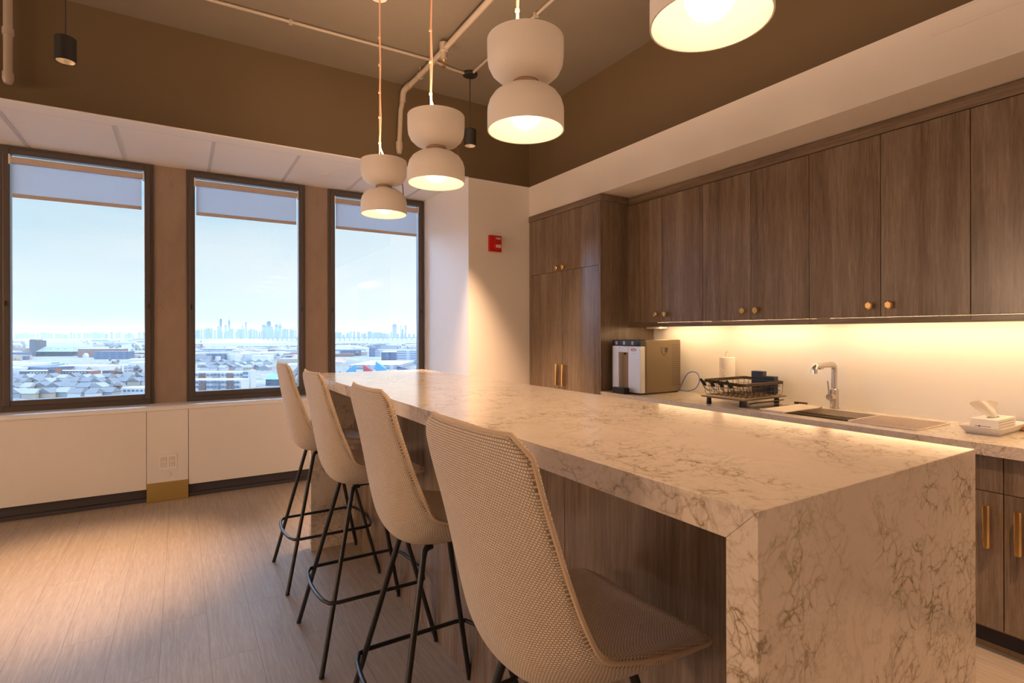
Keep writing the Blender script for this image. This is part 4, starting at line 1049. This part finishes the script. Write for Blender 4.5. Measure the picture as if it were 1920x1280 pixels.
# third window
t = city('office_block', 'dark blue office block in the third window', 'building', None, ctr(692, 703, 668)); build('wall', cbox(MB(), 692, 703, 668, 651.5, 20), CM['office'], t); build('side_wing', cbox(MB(), 703, 712, 668, 655, 26), CM['offw'], t)
t = city('long_office', 'long grey office building behind the white-roofed shed', 'building', None, ctr(715, 770, 680)); build('wall', cbox(MB(), 715, 744, 680, 660, 40), CM['office'], t); build('wing', cbox(MB(), 744, 800, 682, 657, 30), CM['offw'], t)
build('roof', cbox(MB(), 715, 744, 679.9, 659, 40, None, th=.6), CM['roofw'], t)
t = city('white_roof_shed', 'large white-roofed shed with coloured wedges in the third window', 'building', None, ctr(650, 745, 692)); d = gp(0, 690)[2]
build('wall', cbox(MB(), 655, 748, 692, 684, 120), CM['offw'], t); build('roof', cbox(MB(), 654, 749, 691.9, 683, 122, None, th=.8), CM['roofw'], t)
def wedge(nm, u0, u1, vt, vlow, mt, flip=False):
    dd = gp(0, 697)[2]; a0, a1 = (u0 - 960) / F_PX * dd, (u1 - 960) / F_PX * dd; z1 = CAM_H - (vt - HY) * dd / F_PX; z0 = CAM_H - (vlow - HY) * dd / F_PX
    if flip: a0, a1 = a1, a0
    P = lambda a, f, z: (RT.x * a + FW.x * (dd + f), RT.y * a + FW.y * (dd + f), z)
    w = MB().add([P(a0, 0, z1), P(a1, 0, z0), P(a0, 0, GZ), P(a1, 0, GZ), P(a0, 8, z1), P(a1, 8, z0), P(a0, 8, GZ), P(a1, 8, GZ)], [(0, 1, 3, 2), (4, 6, 7, 5), (0, 4, 5, 1), (2, 3, 7, 6), (0, 2, 6, 4), (1, 5, 7, 3)])
    o = build('wedge', w, CM[mt], t); o['label'] = nm
wedge('light blue wedge', 648, 664, 683.5, 696, 'cyan', True); wedge('red wedge', 681, 696, 683, 694, 'red'); wedge('blue wedge', 704, 722, 677, 690, 'cyan'); wedge('navy wedge', 744, 768, 685, 692, 'office')
t = city('orange_roof_hall', 'low hall with an orange roof at the left of the third window', 'building', None, ctr(618, 642, 680)); d = gp(0, 680)[2]
build('walls', cbox(MB(), 610, 642, 681, 677, 20), CM['white'], t); build('roof', cgable(MB(), 610, 642, 681, 677, 672, 20, d, .8), city_mat('orange roof', (.26, .11, .07)), t)

# skyline
def tower(u0, u1, vt, label, group, mt, d=None, crown=None):
    d = d or 6000; t = None; p = RT * (((u0 + u1) / 2 - 960) / F_PX * d) + FW * d
    w = (u1 - u0) * d / F_PX; h = CAM_H - (vt - HY) * d / F_PX
    m = MB(); q = V((p.x, p.y, GZ)); hw = w / 2
    m.obox(V((p.x, p.y, (h + GZ) / 2)), RT * hw, FW * hw, (0, 0, (h - GZ) / 2))
    if crown == 'spire': m.tube([(p.x, p.y, h), (p.x, p.y, h + 18), (p.x, p.y, h + 34)], [hw * .45, hw * .3, hw * .06], 8)
    elif crown == 'step': m.obox(V((p.x, p.y, h + 4)), RT * hw * .6, FW * hw * .6, (0, 0, 4))
    o = build('skyline_tower', m, CM[mt]); tag(o, label, 'tower', group); return o
z2 = lambda X: 350 + X / 8.53
T2 = [(535, 557, 55, 'tallest thin tower on the skyline in the middle window', None), (672, 690, 85, 'second tallest thin tower on the skyline, right of the tallest', 'spire'), (940, 956, 105, 'lone needle tower in the middle of the skyline', None),
      (495, 516, 165, 'slim tower just left of the tallest skyline tower', None), (610, 634, 160, 'broad tower between the two tallest thin skyline towers', 'step'), (320, 356, 202, 'left one of the twin blocks on the skyline', None), (364, 402, 202, 'right one of the twin blocks on the skyline', None),
      (888, 900, 165, 'thin reddish tower left of the lone needle tower', 'step'), (1292, 1336, 104, 'tallest of the cluster of broad towers right on the skyline', 'step'), (1215, 1258, 152, 'broad tower left of the tallest in the right cluster', None), (1258, 1290, 168, 'tower squeezed beside the tallest of the right cluster', None),
      (1338, 1370, 176, 'tower right of the tallest in the right cluster', None), (1418, 1456, 156, 'pale tower second from the spired tower', 'step'), (1478, 1512, 165, 'spired tower near the right end of the skyline', 'spire'), (1545, 1596, 212, 'wide dark block at the right end of the skyline', None)]
for a, b_, Y, lb, cr in T2: tower(z2(a), z2(b_), 590 + Y / 8.53, lb + ' in the middle window' if 'middle window' not in lb and len(lb.split()) < 12 else lb, None, rnd.choice(['tower', 'tower2']), 6000 + rnd.uniform(-300, 300), cr)
z3 = lambda X: 615 + X / 10.38
T3 = [(1262, 1330, 192, 'widest tall tower on the skyline in the third window', 'step'), (1498, 1523, 200, 'slim tower at the right of the third window skyline', None), (1434, 1470, 275, 'shorter tower between the tall ones in the third window', None), (1411, 1425, 195, 'needle-thin tower beside the shorter one in the third window', None),
      (790, 835, 312, 'small square tower in the centre of the third window skyline', None), (125, 136, 270, 'thin chimney-like tower at the left edge of the third window', None)]
for a, b_, Y, lb, cr in T3: tower(z3(a), z3(b_), 590 + Y / 10.38, lb, None, rnd.choice(['tower', 'tower2']), 5600 + rnd.uniform(-300, 300), cr)
for i in range(62):
    if i < 40: u = 362 + i * 4.9 + rnd.uniform(-1, 1); w = rnd.uniform(2, 4.2); vt = rnd.uniform(614, 623)
    else: u = 628 + (i - 40) * 6.9 + rnd.uniform(-1, 1); w = rnd.uniform(3, 7); vt = rnd.uniform(620, 626)
    tower(u, u + w, vt, 'low pale block in the hazy far skyline', 'low blocks of the far skyline', rnd.choice(['tower', 'tower2']), 5800 + rnd.uniform(-500, 500))
for i in range(30):
    u = 18 + i * 8.6 + rnd.uniform(-2, 2)
    tower(u, u + rnd.uniform(2.5, 6), rnd.uniform(620, 624.5), 'tiny block on the low horizon in the first window', 'tiny blocks on the horizon', rnd.choice(['tower', 'tower2', 'blue']), 6400 + rnd.uniform(-400, 400))
# scattered low buildings, kept out of the line of sight to the buildings above
KEEP = [(50, 145, 632, 674), (140, 245, 648, 678), (30, 175, 686, 714), (188, 218, 688, 710), (225, 300, 718, 750), (355, 480, 690, 742), (494, 534, 698, 728), (688, 714, 648, 674), (712, 800, 654, 688), (645, 752, 668, 706),
        (612, 645, 668, 690), (380, 530, 628, 646), (485, 780, 629, 641), (0, 290, 704, 760), (362, 515, 674, 705)]
def clear(u, v, wpx, hpx): return not any(u - wpx / 2 < b_ and u + wpx / 2 > a and v - hpx < d_ and v > max(c_, d_ - 11 if d_ - c_ < 30 else c_) for a, b_, c_, d_ in KEEP)
cols = ['white', 'white', 'offw', 'grey', 'tan', 'brick', 'roofw', 'roofw', 'office', 'white']
k = 0
while k < 290:
    u = rnd.uniform(0, 800); v = rnd.choice([rnd.uniform(636, 652), rnd.uniform(640, 675), rnd.uniform(655, 712)])
    x, y, d = gp(u, v)
    if any((x - a[0]) ** 2 + (y - a[1]) ** 2 < (55 if v > 680 else 70) ** 2 for a in used) and v > 676: continue
    if 280 < u < 350 or 575 < u < 615: continue
    w = rnd.uniform(18, 60) * (1 + d / 2600); h = rnd.uniform(6, 14)
    if not clear(u, v, w * F_PX / d, (h + 3) * F_PX / d): continue
    dp = rnd.uniform(14, 40); an = rnd.uniform(-.5, .5)
    ax, ay = RT * math.cos(an) + FW * math.sin(an), FW * math.cos(an) - RT * math.sin(an)
    m = MB(); m.obox((x, y, GZ + h / 2), ax * w / 2, ay * dp / 2, (0, 0, h / 2)); m.obox((x, y, GZ + h + .25), ax * w * .49, ay * dp * .46, (0, 0, .25))
    tag(build('low_rise_building', m, CM[rnd.choice(cols)]), 'low pale building scattered over the hazy city outside', 'building', 'low buildings scattered over the city'); k += 1
# bare trees: uncountable
tm = MB()
for i in range(2400):
    u = rnd.uniform(0, 800); v = rnd.choice([rnd.uniform(640, 660), rnd.uniform(655, 735)]); x, y, d = gp(u, v); r = rnd.uniform(2.2, 4.5) * (1 + d / 3000)
    if not clear(u, v, 2 * r * F_PX / d, 2.2 * r * F_PX / d) and not (v < 640 or 205 < u < 225): continue
    pts = [V((rnd.gauss(0, 1), rnd.gauss(0, 1), rnd.gauss(0, 1))).normalized() * r * rnd.uniform(.6, 1) for _ in range(6)]
    c0 = V((x, y, GZ + r * 1.1)); o_ = len(tm.v); tm.v += [c0 + V((0, 0, r))] + [c0 + V((math.cos(q * 1.2566) * r * rnd.uniform(.6, 1), math.sin(q * 1.2566) * r * rnd.uniform(.6, 1), rnd.uniform(-.3, .3) * r)) for q in range(5)] + [c0 - V((0, 0, r * 1.1))]
    for q in range(5): a, b_ = o_ + 1 + q, o_ + 1 + (q + 1) % 5; tm.f += [(o_, a, b_), (o_ + 6, b_, a)]
o = build('bare_trees', tm, city_mat('bare branches', (.07, .062, .055))); o['kind'] = 'stuff'; tag(o, 'bare winter trees scattered between the buildings outside', 'trees')

# ================================================================== LIGHT
sc = bpy.context.scene
w = bpy.data.worlds.new('sky'); sc.world = w; w.use_nodes = True; nt = w.node_tree; bg = nt.nodes['Background']
tc = N(nt, 'ShaderNodeTexCoord'); sp = N(nt, 'ShaderNodeSeparateXYZ'); L(nt, tc.outputs['Generated'], sp.inputs[0])
dt = N(nt, 'ShaderNodeVectorMath', operation='DOT_PRODUCT'); L(nt, tc.outputs['Generated'], dt.inputs[0]); dt.inputs[1].default_value = (.62, .78, 0)
up_ = ramp(nt, sp.outputs[2], [(0.0, (.66, .80, .86)), (.08, (.76, .85, .87)), (.21, (.44, .68, .84)), (.27, (.60, .84, 1.04)), (.38, (4.5, 6.1, 8.7))])  # top stop boosted, out of view, to add cool daylight indoors
wp = N(nt, 'ShaderNodeMapping'); wp.inputs['Scale'].default_value = (2, 2, 7); L(nt, tc.outputs['Generated'], wp.inputs['Vector'])
cl = noise(nt, wp.outputs[0], 1.6, 4, .5, .3)
sky = mix(nt, math_(nt, 'MULTIPLY', ramp(nt, cl, [(.42, (0, 0, 0)), (.66, (1, 1, 1))]), .5), up_, (.86, .87, .87))
az = ramp(nt, dt.outputs['Value'], [(.80, (0, 0, 0)), (1.0, (1, 1, 1))])
sky = mix(nt, math_(nt, 'MULTIPLY', az, .75), sky, (.92, .92, .91))
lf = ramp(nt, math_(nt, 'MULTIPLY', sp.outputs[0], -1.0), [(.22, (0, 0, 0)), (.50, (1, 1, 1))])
sky = mix(nt, lf, sky, (4.9, 6.6, 9.4))   # sky boosted on the left, out of view, as added daylight fill
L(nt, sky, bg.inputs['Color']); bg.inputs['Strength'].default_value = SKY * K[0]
s = bpy.data.lights.new('sun', 'SUN'); s.energy = 2.6 * K[0]; s.color = (1, .93, .84); s.angle = .01
so = bpy.data.objects.new('sun', s); C.objects.link(so); so.rotation_euler = V((.78, -.42, .52)).to_track_quat('Z', 'Y').to_euler()
# pendant lamps: the light leaving each shade
for x, y, lb in PEND:
    l = bpy.data.lights.new('pendant_light', 'SPOT'); l.energy = PEND_W * K[1]; l.color = PEND_C; l.spot_size = math.radians(124); l.spot_blend = .5; l.shadow_soft_size = .11
    o = bpy.data.objects.new('pendant_light', l); C.objects.link(o); o.location = (x, y, PZ - .005)
# and the light thrown up out of the upper bowls
for x, y, lb in PEND:
    l = bpy.data.lights.new('pendant_uplight', 'SPOT'); l.energy = UP_W * K[2]; l.color = PEND_C; l.spot_size = math.radians(172); l.spot_blend = .25; l.shadow_soft_size = .10
    o = bpy.data.objects.new('pendant_uplight', l); C.objects.link(o); o.location = (x, y, PZ + .335); o.rotation_euler = (PI, 0, 0)
SPOT_W = 170  # extra lamp added outside the view to lift the aisle floor
spot(2.20, .30, 'black cylinder spot lamp added out of view to brighten the aisle between the island and the kitchen run', 66)
# opal fill globe lamps added out of view as warm room fill
for x, y, lb in ((-5.3, .5, 'opal fill globe added as unseen fill light far to the left, level with the camera'), (-5.3, 2.7, 'opal fill globe added as unseen fill light far to the left, nearer the windows'), (2.60, -1.9, 'opal fill globe added as unseen fill light behind the camera near the kitchen run')):
    zg = 2.61 if y < 0 else 1.9
    t = thing('fill_globe', (x, y, zg - .16), lb, 'lamp', 'opal fill globe lamps added for fill')
    build('globe', MB().sphere((x, y, zg), .16 if y < 0 else .20, 32, 20), M['globe2' if x > -3 else 'globe'], t, smooth=True)
    build('cord', MB().tube([(x, y, zg + .15), (x, y, ZC)], .004, 8), M['blackm'], t)
    build('cap', MB().cyl((x, y), .04, zg + .14, zg + .19, 20), M['blackm'], t)

# ================================================================== CAMERA
cam = bpy.data.cameras.new('camera'); cam.sensor_width = 36; cam.lens = F_PX / 1920 * 36; cam.shift_y = -(640 - HY) / 1920; cam.clip_end = 30000; cam.clip_start = .02
co = bpy.data.objects.new('camera', cam); C.objects.link(co)
co.matrix_world = Matrix.Translation((0, 0, CAM_H)) @ Matrix.Rotation(-YAW, 4, 'Z') @ Matrix.Rotation(PI / 2, 4, 'X') @ Matrix.Rotation(ROLL, 4, 'Z')
sc.camera = co
vs = sc.view_settings; vs.view_transform = 'Standard'; vs.look = 'None'; vs.exposure = EXPO; vs.gamma = 1; vs.use_curve_mapping = False
sc.cycles.volume_bounces = 1
sc.cycles.use_denoising = True
sc.cycles.max_bounces = 10; sc.cycles.diffuse_bounces = 6; sc.cycles.glossy_bounces = 4; sc.cycles.transparent_max_bounces = 12; sc.cycles.transmission_bounces = 6
sc.cycles.sample_clamp_indirect = 6
